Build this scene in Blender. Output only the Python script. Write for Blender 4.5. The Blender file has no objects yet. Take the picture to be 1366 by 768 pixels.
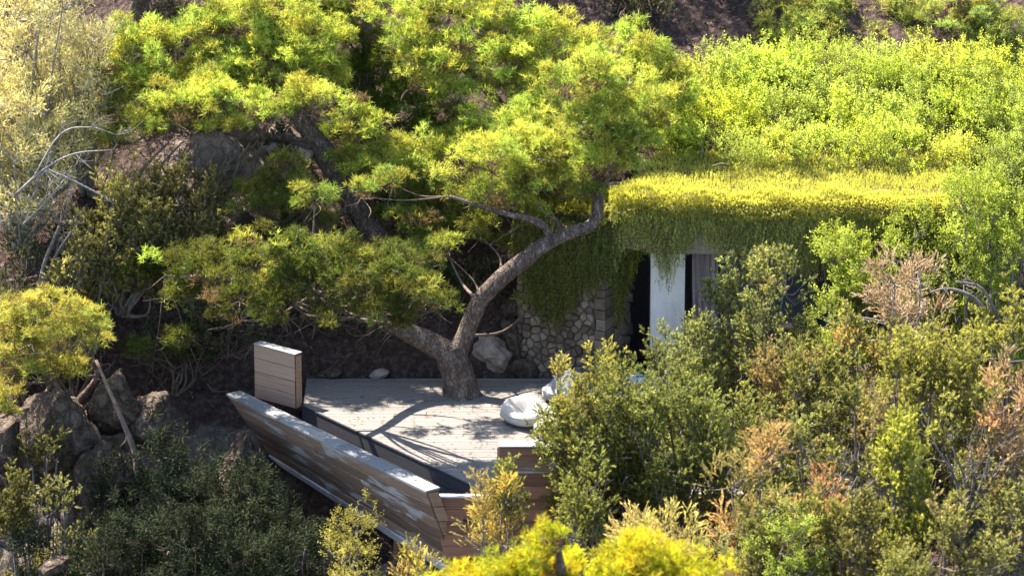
import bpy, bmesh, math, random
import numpy as np
from mathutils import Vector, Matrix
random.seed(7)
RNG = np.random.default_rng(7)
S = bpy.context.scene
COL = S.collection

# ------------------------------------------------------------------ camera
PITCH = math.radians(18.0)
FPX = 6300.0                       # focal length in photo pixels (1366 wide)
DIST = 90.0
FW = np.array([0, math.cos(PITCH), -math.sin(PITCH)])
UP = np.array([0, math.sin(PITCH), math.cos(PITCH)])
CAM = np.array([0.97, 0, 0]) + 2.014 * UP - DIST * FW
cd = bpy.data.cameras.new('camera'); cam = bpy.data.objects.new('camera', cd); COL.objects.link(cam)
cam.location = CAM
cam.rotation_euler = (math.pi / 2 - PITCH, 0, 0)
cd.sensor_width = 36.0; cd.lens = 36.0 * FPX / 1366.0
cd.clip_start = 0.5; cd.clip_end = 2000
cd.dof.use_dof = True; cd.dof.focus_distance = 92.0
cd.dof.aperture_fstop = 0.166 / 0.17
S.camera = cam

# ------------------------------------------------------------------ light
SUN = Vector((-0.43, 0.38, 0.82)).normalized()
w = bpy.data.worlds.new("World"); S.world = w; w.use_nodes = True
nt = w.node_tree
sky = nt.nodes.new('ShaderNodeTexSky'); sky.sky_type = 'NISHITA'; sky.sun_disc = False
sky.sun_elevation = math.asin(SUN.z); sky.sun_rotation = math.atan2(SUN.x, SUN.y)
sky.altitude = 50
bg = nt.nodes['Background']; bg.inputs['Strength'].default_value = 0.10
nt.links.new(sky.outputs[0], bg.inputs['Color'])
sl = bpy.data.lights.new('sun', 'SUN'); sl.energy = 5.0; sl.angle = math.radians(0.53); sl.color = (1.0, 0.915, 0.79)
so = bpy.data.objects.new('sun', sl); COL.objects.link(so)
so.rotation_euler = (SUN).to_track_quat('Z', 'Y').to_euler()
S.view_settings.view_transform = 'Standard'; S.view_settings.look = 'None'
S.view_settings.exposure = 2.3; S.view_settings.gamma = 1.0
S.cycles.max_bounces = 6; S.cycles.diffuse_bounces = 4; S.cycles.glossy_bounces = 2
S.cycles.transmission_bounces = 4; S.cycles.transparent_max_bounces = 4
S.cycles.use_denoising = True

# ------------------------------------------------------------------ survey helpers
def at(u, v, y):
    """point of the place seen at photo pixel (u, v), standing at depth y"""
    r = FW + np.array([(u - 683) / FPX, 0, 0]) + (384 - v) / FPX * UP
    return CAM + r * ((y - CAM[1]) / r[1])
def ppm(y):
    return FPX / (DIST + y * math.cos(PITCH))     # photo pixels per metre at depth y

def hash3(i, j, k):
    n = (i * 374761393 + j * 668265263 + k * 1274126177) & 0xffffffff
    n = ((n ^ (n >> 13)) * 1103515245) & 0xffffffff
    n = (n ^ (n >> 16)) & 0xffffffff
    return (n & 0xffff) / 65535.0
def vnoise(p):
    p = np.asarray(p, float); f = np.floor(p).astype(np.int64); t = p - f; t = t * t * (3 - 2 * t)
    r = 0
    for a in (0, 1):
        for b in (0, 1):
            for c in (0, 1):
                h = hash3(f[..., 0] + a, f[..., 1] + b, f[..., 2] + c)
                r = r + h * (t[..., 0] if a else 1 - t[..., 0]) * (t[..., 1] if b else 1 - t[..., 1]) * (t[..., 2] if c else 1 - t[..., 2])
    return r * 2 - 1
def fbm(p, o=4):
    p = np.asarray(p, float); r = 0; a = 1.0; s = 0
    for i in range(o):
        r = r + a * vnoise(p * 2.03 ** i + 17.3 * i); s += a; a *= .5
    return r / s
def sst(a, b, x):
    t = np.clip((x - a) / (b - a), 0, 1); return t * t * (3 - 2 * t)

# ------------------------------------------------------------------ materials
def mat(name):
    m = bpy.data.materials.new(name); m.use_nodes = True
    n = m.node_tree.nodes; n.clear()
    out = n.new('ShaderNodeOutputMaterial')
    return m, m.node_tree, out
def N(t, kind, **kw):
    n = t.nodes.new(kind)
    for k, v in kw.items():
        if k in n.inputs: n.inputs[k].default_value = v
        else: setattr(n, k, v)
    return n
def ramp(t, stops, fac):
    r = t.nodes.new('ShaderNodeValToRGB'); e = r.color_ramp.elements
    while len(e) < len(stops): e.new(.5)
    for x, (p, c) in zip(e, stops):
        x.position = p; x.color = (*c, 1) if len(c) == 3 else c
    t.links.new(fac, r.inputs[0]); return r
def leaf_mat(name, trans, tcol=(1.15, 1.1, .5), rough=.55, spec=.25):
    m, t, out = mat(name); L = t.links.new
    a = N(t, 'ShaderNodeAttribute', attribute_name='tint')
    p = N(t, 'ShaderNodeBsdfPrincipled', Roughness=rough); p.inputs['Specular IOR Level'].default_value = spec
    tr = t.nodes.new('ShaderNodeBsdfTranslucent')
    mu = N(t, 'ShaderNodeMix', data_type='RGBA', blend_type='MULTIPLY'); mu.inputs[0].default_value = 1
    mu.inputs[7].default_value = (*tcol, 1)
    L(a.outputs['Color'], mu.inputs[6]); L(a.outputs['Color'], p.inputs['Base Color']); L(mu.outputs[2], tr.inputs['Color'])
    mx = t.nodes.new('ShaderNodeMixShader'); mx.inputs[0].default_value = trans
    L(p.outputs[0], mx.inputs[1]); L(tr.outputs[0], mx.inputs[2]); L(mx.outputs[0], out.inputs[0])
    return m
def rough_mat(name, stops, scale=3., detail=8., bump=.4, bscale=None, rough=.9, stretch=(1, 1, 1), cracks=0, spec=.2, rnd=0., coord='Object', bdist=.05):
    m, t, out = mat(name); L = t.links.new
    tc = t.nodes.new('ShaderNodeTexCoord'); mp = t.nodes.new('ShaderNodeMapping'); mp.inputs['Scale'].default_value = stretch
    L(tc.outputs[coord], mp.inputs[0])
    n = N(t, 'ShaderNodeTexNoise', Scale=scale, Detail=detail, Roughness=.62); L(mp.outputs[0], n.inputs['Vector'])
    fac = n.outputs['Fac']
    if rnd:
        oi = t.nodes.new('ShaderNodeObjectInfo'); ma = N(t, 'ShaderNodeMath', operation='MULTIPLY_ADD'); ma.inputs[1].default_value = rnd; ma.inputs[2].default_value = -rnd / 2
        L(oi.outputs['Random'], ma.inputs[0]); ad = N(t, 'ShaderNodeMath', operation='ADD'); L(fac, ad.inputs[0]); L(ma.outputs[0], ad.inputs[1]); fac = ad.outputs[0]
    r = ramp(t, stops, fac); colr = r.outputs[0]
    h = N(t, 'ShaderNodeTexNoise', Scale=bscale or scale * 4, Detail=8, Roughness=.65); L(mp.outputs[0], h.inputs['Vector'])
    hh = h.outputs['Fac']
    if cracks:
        vo = N(t, 'ShaderNodeTexVoronoi', feature='DISTANCE_TO_EDGE', Scale=cracks)
        dn_ = N(t, 'ShaderNodeTexNoise', Scale=cracks * .45, Detail=4, Roughness=.7); L(mp.outputs[0], dn_.inputs['Vector'])
        vm = N(t, 'ShaderNodeVectorMath', operation='MULTIPLY_ADD'); vm.inputs[1].default_value = (2.6 / cracks,) * 3; L(dn_.outputs['Color'], vm.inputs[0]); L(mp.outputs[0], vm.inputs[2])
        L(vm.outputs[0], vo.inputs['Vector'])
        cr = ramp(t, [(0, (.25, .22, .2)), (.25, (1, 1, 1))], vo.outputs['Distance'])
        mu = N(t, 'ShaderNodeMix', data_type='RGBA', blend_type='MULTIPLY'); mu.inputs[0].default_value = .75
        L(colr, mu.inputs[6]); L(cr.outputs[0], mu.inputs[7]); colr = mu.outputs[2]
        a2 = N(t, 'ShaderNodeMath', operation='MULTIPLY'); L(cr.outputs[0], a2.inputs[0]); L(hh, a2.inputs[1]); hh = a2.outputs[0]
    b = N(t, 'ShaderNodeBump', Strength=bump, Distance=bdist); L(hh, b.inputs['Height'])
    p = N(t, 'ShaderNodeBsdfPrincipled', Roughness=rough); p.inputs['Specular IOR Level'].default_value = spec
    L(colr, p.inputs['Base Color']); L(b.outputs[0], p.inputs['Normal']); L(p.outputs[0], out.inputs[0])
    return m
def wood_mat(name, c0, c1, bleach=None, amount=.5, rough=.75, rnd=.5, bump=.25):
    """grain runs along the plank (UV: x = metres along, y = metres across); bleach = worn silvery patches"""
    m, t, out = mat(name); L = t.links.new
    uv = t.nodes.new('ShaderNodeUVMap'); uv.uv_map = 'UVMap'
    mp = t.nodes.new('ShaderNodeMapping'); mp.inputs['Scale'].default_value = (1.2, 34, 1); L(uv.outputs[0], mp.inputs[0])
    n = N(t, 'ShaderNodeTexNoise', Scale=1., Detail=6, Roughness=.6, Distortion=.3); L(mp.outputs[0], n.inputs['Vector'])
    oi = t.nodes.new('ShaderNodeObjectInfo')
    ma = N(t, 'ShaderNodeMath', operation='MULTIPLY_ADD'); ma.inputs[1].default_value = rnd; ma.inputs[2].default_value = -rnd / 2; L(oi.outputs['Random'], ma.inputs[0])
    ad = N(t, 'ShaderNodeMath', operation='ADD'); L(n.outputs['Fac'], ad.inputs[0]); L(ma.outputs[0], ad.inputs[1])
    r = ramp(t, [(.25, c0), (.75, c1)], ad.outputs[0]); colr = r.outputs[0]
    if bleach:
        m2 = t.nodes.new('ShaderNodeMapping'); m2.inputs['Rotation'].default_value = (0, 0, math.radians(-4)); m2.inputs['Scale'].default_value = (.75, 3.2, 1)
        L(uv.outputs[0], m2.inputs[0])
        n2 = N(t, 'ShaderNodeTexNoise', Scale=1.1, Detail=5, Roughness=.6); L(m2.outputs[0], n2.inputs['Vector'])
        a2 = N(t, 'ShaderNodeMath', operation='MULTIPLY_ADD'); a2.inputs[1].default_value = .25; L(n.outputs['Fac'], a2.inputs[0]); L(n2.outputs['Fac'], a2.inputs[2])
        e = .86 - .36 * amount
        k = ramp(t, [(e, (0, 0, 0)), (min(1, e + .07), (1, 1, 1))], a2.outputs[0])
        mx = N(t, 'ShaderNodeMix', data_type='RGBA'); L(k.outputs[0], mx.inputs[0]); L(colr, mx.inputs[6]); mx.inputs[7].default_value = (*bleach, 1); colr = mx.outputs[2]
    b = N(t, 'ShaderNodeBump', Strength=bump, Distance=.01); L(n.outputs['Fac'], b.inputs['Height'])
    p = N(t, 'ShaderNodeBsdfPrincipled', Roughness=rough); p.inputs['Specular IOR Level'].default_value = .25
    L(colr, p.inputs['Base Color']); L(b.outputs[0], p.inputs['Normal']); L(p.outputs[0], out.inputs[0])
    return m
def plain(name, c, rough=.6, noise=.12, scale=6., spec=.3, bump=.1):
    d = tuple(x * (1 - noise) for x in c); e = tuple(min(1, x * (1 + noise)) for x in c)
    return rough_mat(name, [(.3, d), (.7, e)], scale=scale, bump=bump, rough=rough, spec=spec)

M = {}
M['pine'] = leaf_mat('pine_needles', .46, (1.5, 1.32, .8))
M['juniper'] = leaf_mat('juniper_scales', .5, (1.3, 1.25, .7))
M['leaf'] = leaf_mat('broad_leaves', .5, (1.3, 1.3, .5), .6, .15)
M['dark_shade_leaf'] = leaf_mat('dull_dark_shade_leaves', .2, (1, 1, .5), .8, .05)
M['dry'] = leaf_mat('dry_sprays', .35, (1.1, 1.0, .8), .8, .1)
M['creeper'] = leaf_mat('creeper_leaves', .5, (1.2, 1.15, .4))
M['bark'] = rough_mat('pine_bark', [(.25, (.075, .052, .042)), (.5, (.185, .14, .115)), (.72, (.34, .28, .24))], scale=9, bump=1.0, cracks=17, stretch=(1, 1, .5), bdist=.05)
M['twig'] = rough_mat('grey_twig_bark', [(.3, (.08, .066, .06)), (.7, (.2, .175, .16))], scale=9, bump=.4)
M['brown_twig'] = rough_mat('brown_twig_bark', [(.3, (.07, .05, .042)), (.7, (.19, .14, .11))], scale=9, bump=.4)
M['pale_twig'] = rough_mat('bleached_twig_bark', [(.3, (.17, .15, .14)), (.7, (.33, .30, .275))], scale=9, bump=.4)
M['rock'] = rough_mat('cliff_rock', cracks=3.5, stops= [(.25, (.045, .032, .025)), (.5, (.115, .085, .064)), (.75, (.25, .195, .15))], scale=4.5, bump=1.0, bscale=11, bdist=.12)
M['pale_rock'] = rough_mat('pale_grey_rock', [(.25, (.15, .11, .09)), (.5, (.32, .25, .205)), (.75, (.50, .42, .36))], scale=3.2, bump=1.0, bscale=8, bdist=.12)
M['stone'] = rough_mat('wall_stone', [(.2, (.085, .061, .045)), (.5, (.155, .118, .09)), (.8, (.25, .20, .155))], scale=5, bump=.6, bscale=18, rnd=.5, bdist=.03)
M['mortar'] = plain('wall_mortar', (.085, .068, .053), .95, .25, 12)
M['travertine'] = rough_mat('slab_stone', [(.25, (.16, .135, .095)), (.5, (.27, .235, .175)), (.75, (.38, .34, .27))], scale=3.5, bump=.4, bscale=14)
M['plaster'] = rough_mat('white_plaster', [(.28, (.50, .475, .44)), (.5, (.66, .635, .61)), (.7, (.74, .72, .70))], scale=3, stretch=(1, 1, .25), bump=.15, bscale=30, rough=.85)
M['plank'] = wood_mat('parapet_planks', (.115, .073, .052), (.28, .188, .135), (.37, .355, .345), .52)
M['bleached'] = wood_mat('bleached_rail', (.22, .20, .19), (.38, .365, .36), (.48, .48, .50), .8)
M['block_plank'] = wood_mat('pale_planks', (.23, .145, .10), (.40, .275, .205), (.42, .38, .35), .2)
M['cap'] = wood_mat('silvered_cap', (.13, .135, .145), (.22, .225, .23), (.30, .285, .26), .45)
M['fascia'] = wood_mat('red_brown_planks', (.13, .062, .042), (.29, .15, .10), None)
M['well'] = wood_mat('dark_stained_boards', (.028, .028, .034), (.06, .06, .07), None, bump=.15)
M['deckboard'] = wood_mat('deck_boards', (.11, .10, .093), (.185, .171, .157), (.225, .21, .194), .3, rnd=.25)
M['endgrain'] = plain('end_grain', (.30, .19, .12), .85, .3, 20)
M['edge_metal'] = plain('pale_edge_strip', (.62, .62, .64), .5, .08)
M['fabric'] = rough_mat('white_canvas', [(.3, (.31, .30, .28)), (.7, (.38, .365, .345))], scale=5, bump=.25, bscale=60, rough=.9)
M['blue_fabric'] = rough_mat('pale_blue_canvas', [(.3, (.30, .42, .62)), (.7, (.38, .5, .70))], scale=5, bump=.25, bscale=60, rough=.9)
M['curtain'] = rough_mat('mauve_curtain', [(.3, (.26, .21, .22)), (.7, (.36, .30, .31))], scale=4, bump=.15, bscale=50, rough=.9, stretch=(1, 1, .1))
M['soil'] = rough_mat('roof_soil', [(.3, (.09, .07, .035)), (.7, (.2, .165, .08))], scale=6, bump=.6)
M['dark'] = plain('dark_interior_paint', (.11, .10, .10), .9)
M['frame'] = plain('dark_window_frame', (.06, .05, .05), .5)
def glass():
    m, t, out = mat('window_glass')
    p = N(t, 'ShaderNodeBsdfPrincipled', Roughness=.05); p.inputs['Base Color'].default_value = (.05, .06, .085, 1)
    p.inputs['Specular IOR Level'].default_value = .8
    n = N(t, 'ShaderNodeTexNoise', Scale=1.5); b = N(t, 'ShaderNodeBump', Strength=.05); t.links.new(n.outputs['Fac'], b.inputs['Height']); t.links.new(b.outputs[0], p.inputs['Normal'])
    t.links.new(p.outputs[0], out.inputs[0]); return m
M['glass'] = glass()
def ground_mat():
    m, t, out = mat('hillside_soil'); L = t.links.new
    tc = t.nodes.new('ShaderNodeTexCoord'); g = t.nodes.new('ShaderNodeNewGeometry')
    n = N(t, 'ShaderNodeTexNoise', Scale=1.1, Detail=8, Roughness=.65); L(tc.outputs['Object'], n.inputs['Vector'])
    n2 = N(t, 'ShaderNodeTexNoise', Scale=9., Detail=8, Roughness=.7); L(tc.outputs['Object'], n2.inputs['Vector'])
    soil = ramp(t, [(.3, (.028, .018, .016)), (.5, (.065, .043, .037)), (.70, (.15, .105, .09))], n2.outputs['Fac'])
    rock = ramp(t, [(.28, (.07, .055, .047)), (.5, (.18, .145, .122)), (.72, (.36, .30, .255))], n2.outputs['Fac'])
    at_ = N(t, 'ShaderNodeAttribute', attribute_name='rocky')
    ad = N(t, 'ShaderNodeMath', operation='MULTIPLY_ADD'); ad.inputs[1].default_value = .7; L(n.outputs['Fac'], ad.inputs[0]); L(at_.outputs['Fac'], ad.inputs[2])
    k = ramp(t, [(.55, (0, 0, 0)), (.72, (1, 1, 1))], ad.outputs[0])
    mx = N(t, 'ShaderNodeMix', data_type='RGBA'); L(k.outputs[0], mx.inputs[0]); L(soil.outputs[0], mx.inputs[6]); L(rock.outputs[0], mx.inputs[7])
    v = N(t, 'ShaderNodeTexVoronoi', Scale=7.); L(tc.outputs['Object'], v.inputs['Vector'])
    h = N(t, 'ShaderNodeMath', operation='MULTIPLY_ADD'); h.inputs[1].default_value = .5; L(v.outputs['Distance'], h.inputs[0]); L(n2.outputs['Fac'], h.inputs[2])
    b = N(t, 'ShaderNodeBump', Strength=1., Distance=.14); L(h.outputs[0], b.inputs['Height'])
    p = N(t, 'ShaderNodeBsdfPrincipled', Roughness=.95); p.inputs['Specular IOR Level'].default_value = .15
    L(mx.outputs[2], p.inputs['Base Color']); L(b.outputs[0], p.inputs['Normal']); L(p.outputs[0], out.inputs[0]); return m
M['ground'] = ground_mat()

# ------------------------------------------------------------------ object helpers
def link(name, me, m=None, parent=None):
    o = bpy.data.objects.new(name, me); COL.objects.link(o)
    if m and me: me.materials.append(m)
    if parent: o.parent = parent
    return o
def tag(o, label=None, cat=None, group=None, kind=None):
    for k, v in (('label', label), ('category', cat), ('group', group), ('kind', kind)):
        if v: o[k] = v
    return o
def thing(name, label, cat, group=None, loc=None):
    o = bpy.data.objects.new(name, None); COL.objects.link(o); o.empty_display_size = .2
    return tag(o, label, cat, group)
def pydata(name, v, f, smooth=False):
    me = bpy.data.meshes.new(name); me.from_pydata([tuple(map(float, p)) for p in v], [], f); me.update()
    for p in me.polygons: p.use_smooth = smooth
    return me
def hexa(name, c8, m, parent, uvlen=None):
    """box from 8 corners: bottom 4 then top 4, same order; UV = metres along corner 0->1, across 0->3"""
    c = np.array(c8, float)
    f = [(0, 3, 2, 1), (4, 5, 6, 7), (0, 1, 5, 4), (1, 2, 6, 5), (2, 3, 7, 6), (3, 0, 4, 7)]
    me = pydata(name, c, f)
    uv = me.uv_layers.new(name='UVMap'); r = random.random() * 40
    ax = c[1] - c[0]; L = np.linalg.norm(ax) + 1e-9; ax = ax / L
    bx = c[3] - c[0]; bx = bx - ax * bx.dot(ax); bl = np.linalg.norm(bx) + 1e-9; bx = bx / bl; cx = np.cross(ax, bx)
    for lp in me.loops:
        p = c[lp.vertex_index] - c[0]; uv.data[lp.index].uv = (p.dot(ax) + r, p.dot(bx) + p.dot(cx) + r * .37)
    bm = bmesh.new(); bm.from_mesh(me); bmesh.ops.recalc_face_normals(bm, faces=bm.faces)
    bmesh.ops.bevel(bm, geom=list(bm.edges), offset=.005, segments=1, affect='EDGES'); bm.to_mesh(me); bm.free()
    return link(name, me, m, parent)
def board(name, p0, p1, across, thick, m, parent):
    p0, p1, a, t = (np.array(q, float) for q in (p0, p1, across, thick))
    return hexa(name, [p0, p1, p1 + a, p0 + a, p0 + t, p1 + t, p1 + a + t, p0 + a + t], m, parent)
def box(name, lo, hi, m, parent):
    (a, b, c), (d, e, f) = lo, hi
    return hexa(name, [(a, b, c), (d, b, c), (d, e, c), (a, e, c), (a, b, f), (d, b, f), (d, e, f), (a, e, f)], m, parent)

class Geo:
    """collects tubes into one mesh"""
    def __init__(s): s.v = []; s.f = []; s.n = 0
    def tube(s, pts, rad, sides=6, wob=0., sub=4, seed=0):
        P = np.array(pts, float); R = np.array(rad, float)
        if sub > 1 and len(P) > 2:
            Q = []; RR = []
            E = np.vstack([2 * P[0] - P[1], P, 2 * P[-1] - P[-2]])
            for i in range(len(P) - 1):
                for k in range(sub):
                    t = k / sub; a, b, c, d = E[i], E[i + 1], E[i + 2], E[i + 3]
                    Q.append(.5 * (2 * b + (c - a) * t + (2 * a - 5 * b + 4 * c - d) * t * t + (3 * b - a - 3 * c + d) * t ** 3)); RR.append(R[i] * (1 - t) + R[i + 1] * t)
            Q.append(P[-1]); RR.append(R[-1]); P = np.array(Q); R = np.array(RR)
        T = np.gradient(P, axis=0); T /= np.linalg.norm(T, axis=1)[:, None] + 1e-9
        x = np.cross(T[0], (0.31, .2, .93)); x = x / (np.linalg.norm(x) + 1e-9)
        ang = np.arange(sides) * 2 * np.pi / sides; b0 = s.n
        for i in range(len(P)):
            x = x - T[i] * x.dot(T[i]); x /= np.linalg.norm(x) + 1e-9; y = np.cross(T[i], x)
            ring = P[i] + R[i] * (np.cos(ang)[:, None] * x + np.sin(ang)[:, None] * y)
            if wob:
                k = 1 + wob * fbm(ring * 2.2 + seed, 4) + wob * .6 * fbm(ring * np.array([9, 9, 4]) + seed, 2)
                ring = P[i] + (ring - P[i]) * k[:, None]
            s.v.append(ring); s.n += sides
        for i in range(len(P) - 1):
            for k in range(sides):
                a = b0 + i * sides + k; b = b0 + i * sides + (k + 1) % sides
                s.f.append((a, b, b + sides, a + sides))
        s.f.append(tuple(b0 + (len(P) - 1) * sides + k for k in range(sides)))
        s.f.append(tuple(b0 + k for k in range(sides))[::-1])
    def build(s, name, m, parent, smooth=True):
        return link(name, pydata(name, np.vstack(s.v), s.f, smooth), m, parent)

# ------------------------------------------------------------------ foliage templates: (triangles T,3,3; tip weight T,3)
def unit(v): return v / (np.linalg.norm(v, axis=-1, keepdims=True) + 1e-9)
def tri_blade(base, d, length, width, roll):
    d = d / np.linalg.norm(d); x = np.cross(d, (0.21, .33, .92)); x /= np.linalg.norm(x); y = np.cross(d, x)
    s = (math.cos(roll) * x + math.sin(roll) * y) * width / 2
    return [base - s, base + s, base + d * length]
def T_pine(r, n=10):
    T = []; W = []
    for i in range(n):
        a = i * 2.4 + r.uniform(-.3, .3); c = math.radians(r.uniform(12, 82)); z = r.uniform(-.02, .05)
        d = np.array([math.sin(c) * math.cos(a), math.sin(c) * math.sin(a), math.cos(c)])
        T.append(tri_blade(np.array([0, 0, z]) + d * .01, d, r.uniform(.09, .145), .0175, r.uniform(0, 6))); W.append([.15, .15, .9])
    return np.array(T), np.array(W)
def T_juniper(r, n=9):
    T = []; W = []
    for i in range(n):
        h = i / n; a = i * 2.4 + r.uniform(-.4, .4); c = math.radians(r.uniform(22, 48))
        d = np.array([math.sin(c) * math.cos(a), math.sin(c) * math.sin(a), math.cos(c)])
        T.append(tri_blade(np.array([0, 0, h * .12]), d, r.uniform(.045, .07) * (1.15 - .45 * h), .029, r.uniform(0, 6))); W.append([h * .8, h * .8, h * .8 + .2])
    return np.array(T), np.array(W)
def T_leaf(r, n=8, ll=.06, lw=.034):
    T = []; W = []
    for i in range(n):
        h = i / (n - 1); a = i * 2.4 + r.uniform(-.4, .4); c = math.radians(r.uniform(35, 70))
        d = np.array([math.sin(c) * math.cos(a), math.sin(c) * math.sin(a), math.cos(c)])
        b = np.array([0, 0, h * .17]); s = np.cross(d, (0, 0, 1)); s /= np.linalg.norm(s); nrm = np.cross(s, d)
        l = ll * r.uniform(.8, 1.15) * (1.1 - .35 * h); q = lw * r.uniform(.85, 1.1) * (1.1 - .3 * h)
        m = b + d * l * .5 - nrm * .006
        T += [[b, m + s * q / 2, b + d * l], [b, b + d * l, m - s * q / 2]]; W += [[h * .7, h * .8, h * .8 + .2]] * 2
    return np.array(T), np.array(W)
def T_vine(r, n=5):
    T = []; W = []
    for i in range(n):
        h = i / n; a = i * 2.4; c = math.radians(r.uniform(18, 45))
        d = np.array([math.sin(c) * math.cos(a), math.sin(c) * math.sin(a), math.cos(c)])
        T.append(tri_blade(np.array([0, 0, h * .2]), d, r.uniform(.07, .11), .04, r.uniform(0, 6))); W.append([h * .9, h * .9, min(1, h * .9 + .1)])
    return np.array(T), np.array(W)
def T_heath(r, n=9):
    T = []; W = []
    for i in range(n):
        h = i / n; a = i * 2.4; c = math.radians(r.uniform(12, 32))
        d = np.array([math.sin(c) * math.cos(a), math.sin(c) * math.sin(a), math.cos(c)])
        T.append(tri_blade(np.array([0, 0, h * .2]), d, r.uniform(.045, .07), .022, r.uniform(0, 6))); W.append([h * .9, h * .9, min(1, h * .9 + .1)])
    return np.array(T), np.array(W)
_r = random.Random(3)
TPL = {'pine': [T_pine(_r) for _ in range(5)], 'juniper': [T_juniper(_r) for _ in range(5)], 'leaf': [T_leaf(_r) for _ in range(5)],
       'small_leaf': [T_leaf(_r, 8, .045, .026) for _ in range(5)], 'long_leaf': [T_leaf(_r, 8, .13, .028) for _ in range(5)], 'heath': [T_heath(_r) for _ in range(5)], 'vine': [T_vine(_r) for _ in range(5)]}
TRIS = [0]
def tri_mesh(name, V, Cc):
    n = len(V); TRIS[0] += n // 3
    me = bpy.data.meshes.new(name)
    me.vertices.add(n); me.vertices.foreach_set('co', np.ascontiguousarray(V, np.float32).ravel())
    me.loops.add(n); me.loops.foreach_set('vertex_index', np.arange(n, dtype=np.int32))
    me.polygons.add(n // 3); me.polygons.foreach_set('loop_start', np.arange(0, n, 3, dtype=np.int32))
    me.update(calc_edges=True)
    a = me.attributes.new('tint', 'FLOAT_COLOR', 'POINT')
    a.data.foreach_set('color', np.ascontiguousarray(np.concatenate([np.clip(Cc, .002, 1), np.ones((n, 1))], 1), np.float32).ravel())
    return me
def sprays(name, kind, pos, dirs, scale, c0, c1, m, parent, rng):
    """every spray of one crown: pos, dirs (n,3); scale (n,); c0 base colour, c1 tip colour (n,3)"""
    tp = TPL[kind]; V = []; C = []
    pick = rng.integers(0, len(tp), len(pos)); dirs = unit(dirs)
    for k, (T, W) in enumerate(tp):
        s = pick == k
        if not s.any(): continue
        z = dirs[s]; x = unit(np.cross(rng.normal(size=z.shape), z)); y = np.cross(z, x)
        B = np.stack([x, y, z], 1) * scale[s][:, None, None]
        v = np.einsum('tja,nab->ntjb', T, B) + pos[s][:, None, None, :]
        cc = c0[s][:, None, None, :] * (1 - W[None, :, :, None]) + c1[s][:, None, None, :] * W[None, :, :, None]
        V.append(v.reshape(-1, 3)); C.append(cc.reshape(-1, 3))
    return link(name, tri_mesh(name, np.vstack(V), np.vstack(C)), m, parent)
def sph(rng, n, zmin=-1.):
    out = np.zeros((0, 3))
    while len(out) < n:
        q = unit(rng.normal(size=(n * 3, 3))); out = np.vstack([out, q[q[:, 2] > zmin]])
    return out[:n]

# ------------------------------------------------------------------ terrain
def ground_z(x, y):
    x = np.asarray(x, float); y = np.asarray(y, float)
    p = np.stack([x, y, 0 * x], -1)
    n1 = fbm(p * .45, 4); n2 = fbm(p * 1.6 + 5, 4)
    # bank behind the terrace, cut back where the house stands
    inh = sst(1.9, 2.7, x) * (1 - sst(9.6, 10.6, x))
    yb = 0.92 + .22 * n2 + 2.3 * inh - 1.2 * sst(10, 12, x) * 0
    b = y - yb
    behind0 = 1.25 * np.clip(y - .92, 0, 1.3) + .60 * np.clip(y - 2.2, 0, 100)
    behind = behind0 * (1 - inh) + inh * np.maximum(behind0, 3.25 + .45 * np.clip(y - 3.2, 0, 100))
    flat = -.34 - .05 * np.clip(-y, 0, 12) * sst(2, 6, x)
    k = sst(-.05, .35, b)
    z = flat * (1 - k) + (behind + .12) * k
    # drop outside the terrace: steep cliff on the left, gentle slope on the right
    q1 = -.79 * (x + 2.3) - .62 * (y - .4); q3 = .62 - y
    q = np.minimum(q1, q3) + .22 * n1 + .15 * n2
    dl = 1.75 * np.clip(q, 0, 2.6) + .7 * np.clip(q - 2.6, 0, 100)
    f = sst(1.5, 6, x)
    ye = -5.75 * (1 - f) - 8.6 * f
    dr = (1.1 * (1 - f) + .55 * f) * np.clip(ye - y, 0, 100)
    z = z - np.maximum(dl * (1 - sst(3, 5, x)), dr)
    cliff = sst(.1, .8, q) * (1 - sst(0, 3, x))
    rid = 1 - np.abs(fbm(p * np.array([.9, .9, 1]) + np.stack([0 * x, 0 * x, z * .7], -1), 5)) * 2
    z = z + cliff * (-.45 + .75 * rid + .5 * (1 - 2.2 * np.abs(fbm(p * 2.3 + np.stack([0 * x, 0 * x, z * 1.5], -1), 4)))) + (.10 + .1 * k) * n2 * np.where((b < 0) & (q < 0), .4, 1) + .5 * n1 * sst(2.5, 6, y) * (1 - inh) + .16 * k * fbm(p * 4.1, 3)
    return z
def rocky(x, y):
    q1 = -.79 * (x + 3.15) - .62 * (y + .25); q3 = .62 - y
    q = np.minimum(q1, q3)
    r = sst(-.2, .5, q) * (1 - sst(-1.5, 2, x)) * .45
    r = np.maximum(r, .5 * np.exp(-(((x + 5.0) / 1.5) ** 2 + ((y - 4.2) / 1.6) ** 2)))
    return r
gx = np.concatenate([np.linspace(-400, -30, 12), np.linspace(-28, -11.3, 14), np.linspace(-11, 12, 170), np.linspace(12.3, 28, 14), np.linspace(30, 400, 12)])
gy = np.concatenate([np.linspace(-80, -30, 10), np.linspace(-28, -10.3, 18), np.linspace(-10, 13, 170), np.linspace(13.4, 40, 20), np.linspace(45, 400, 12)])
X, Y = np.meshgrid(gx, gy)
Z = ground_z(X, Y)
nx, ny = len(gx), len(gy)
vv = np.stack([X, Y, Z], -1).reshape(-1, 3)
ff = [(j * nx + i, j * nx + i + 1, (j + 1) * nx + i + 1, (j + 1) * nx + i) for j in range(ny - 1) for i in range(nx - 1)]
me = pydata('hillside', vv, ff, True)
ra = me.attributes.new('rocky', 'FLOAT', 'POINT'); ra.data.foreach_set('value', rocky(X, Y).astype(np.float32).ravel())
hill = tag(link('hillside', me, M['ground']), kind='structure')
def gz(x, y): return float(ground_z(np.array([x]), np.array([y]))[0])

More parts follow.
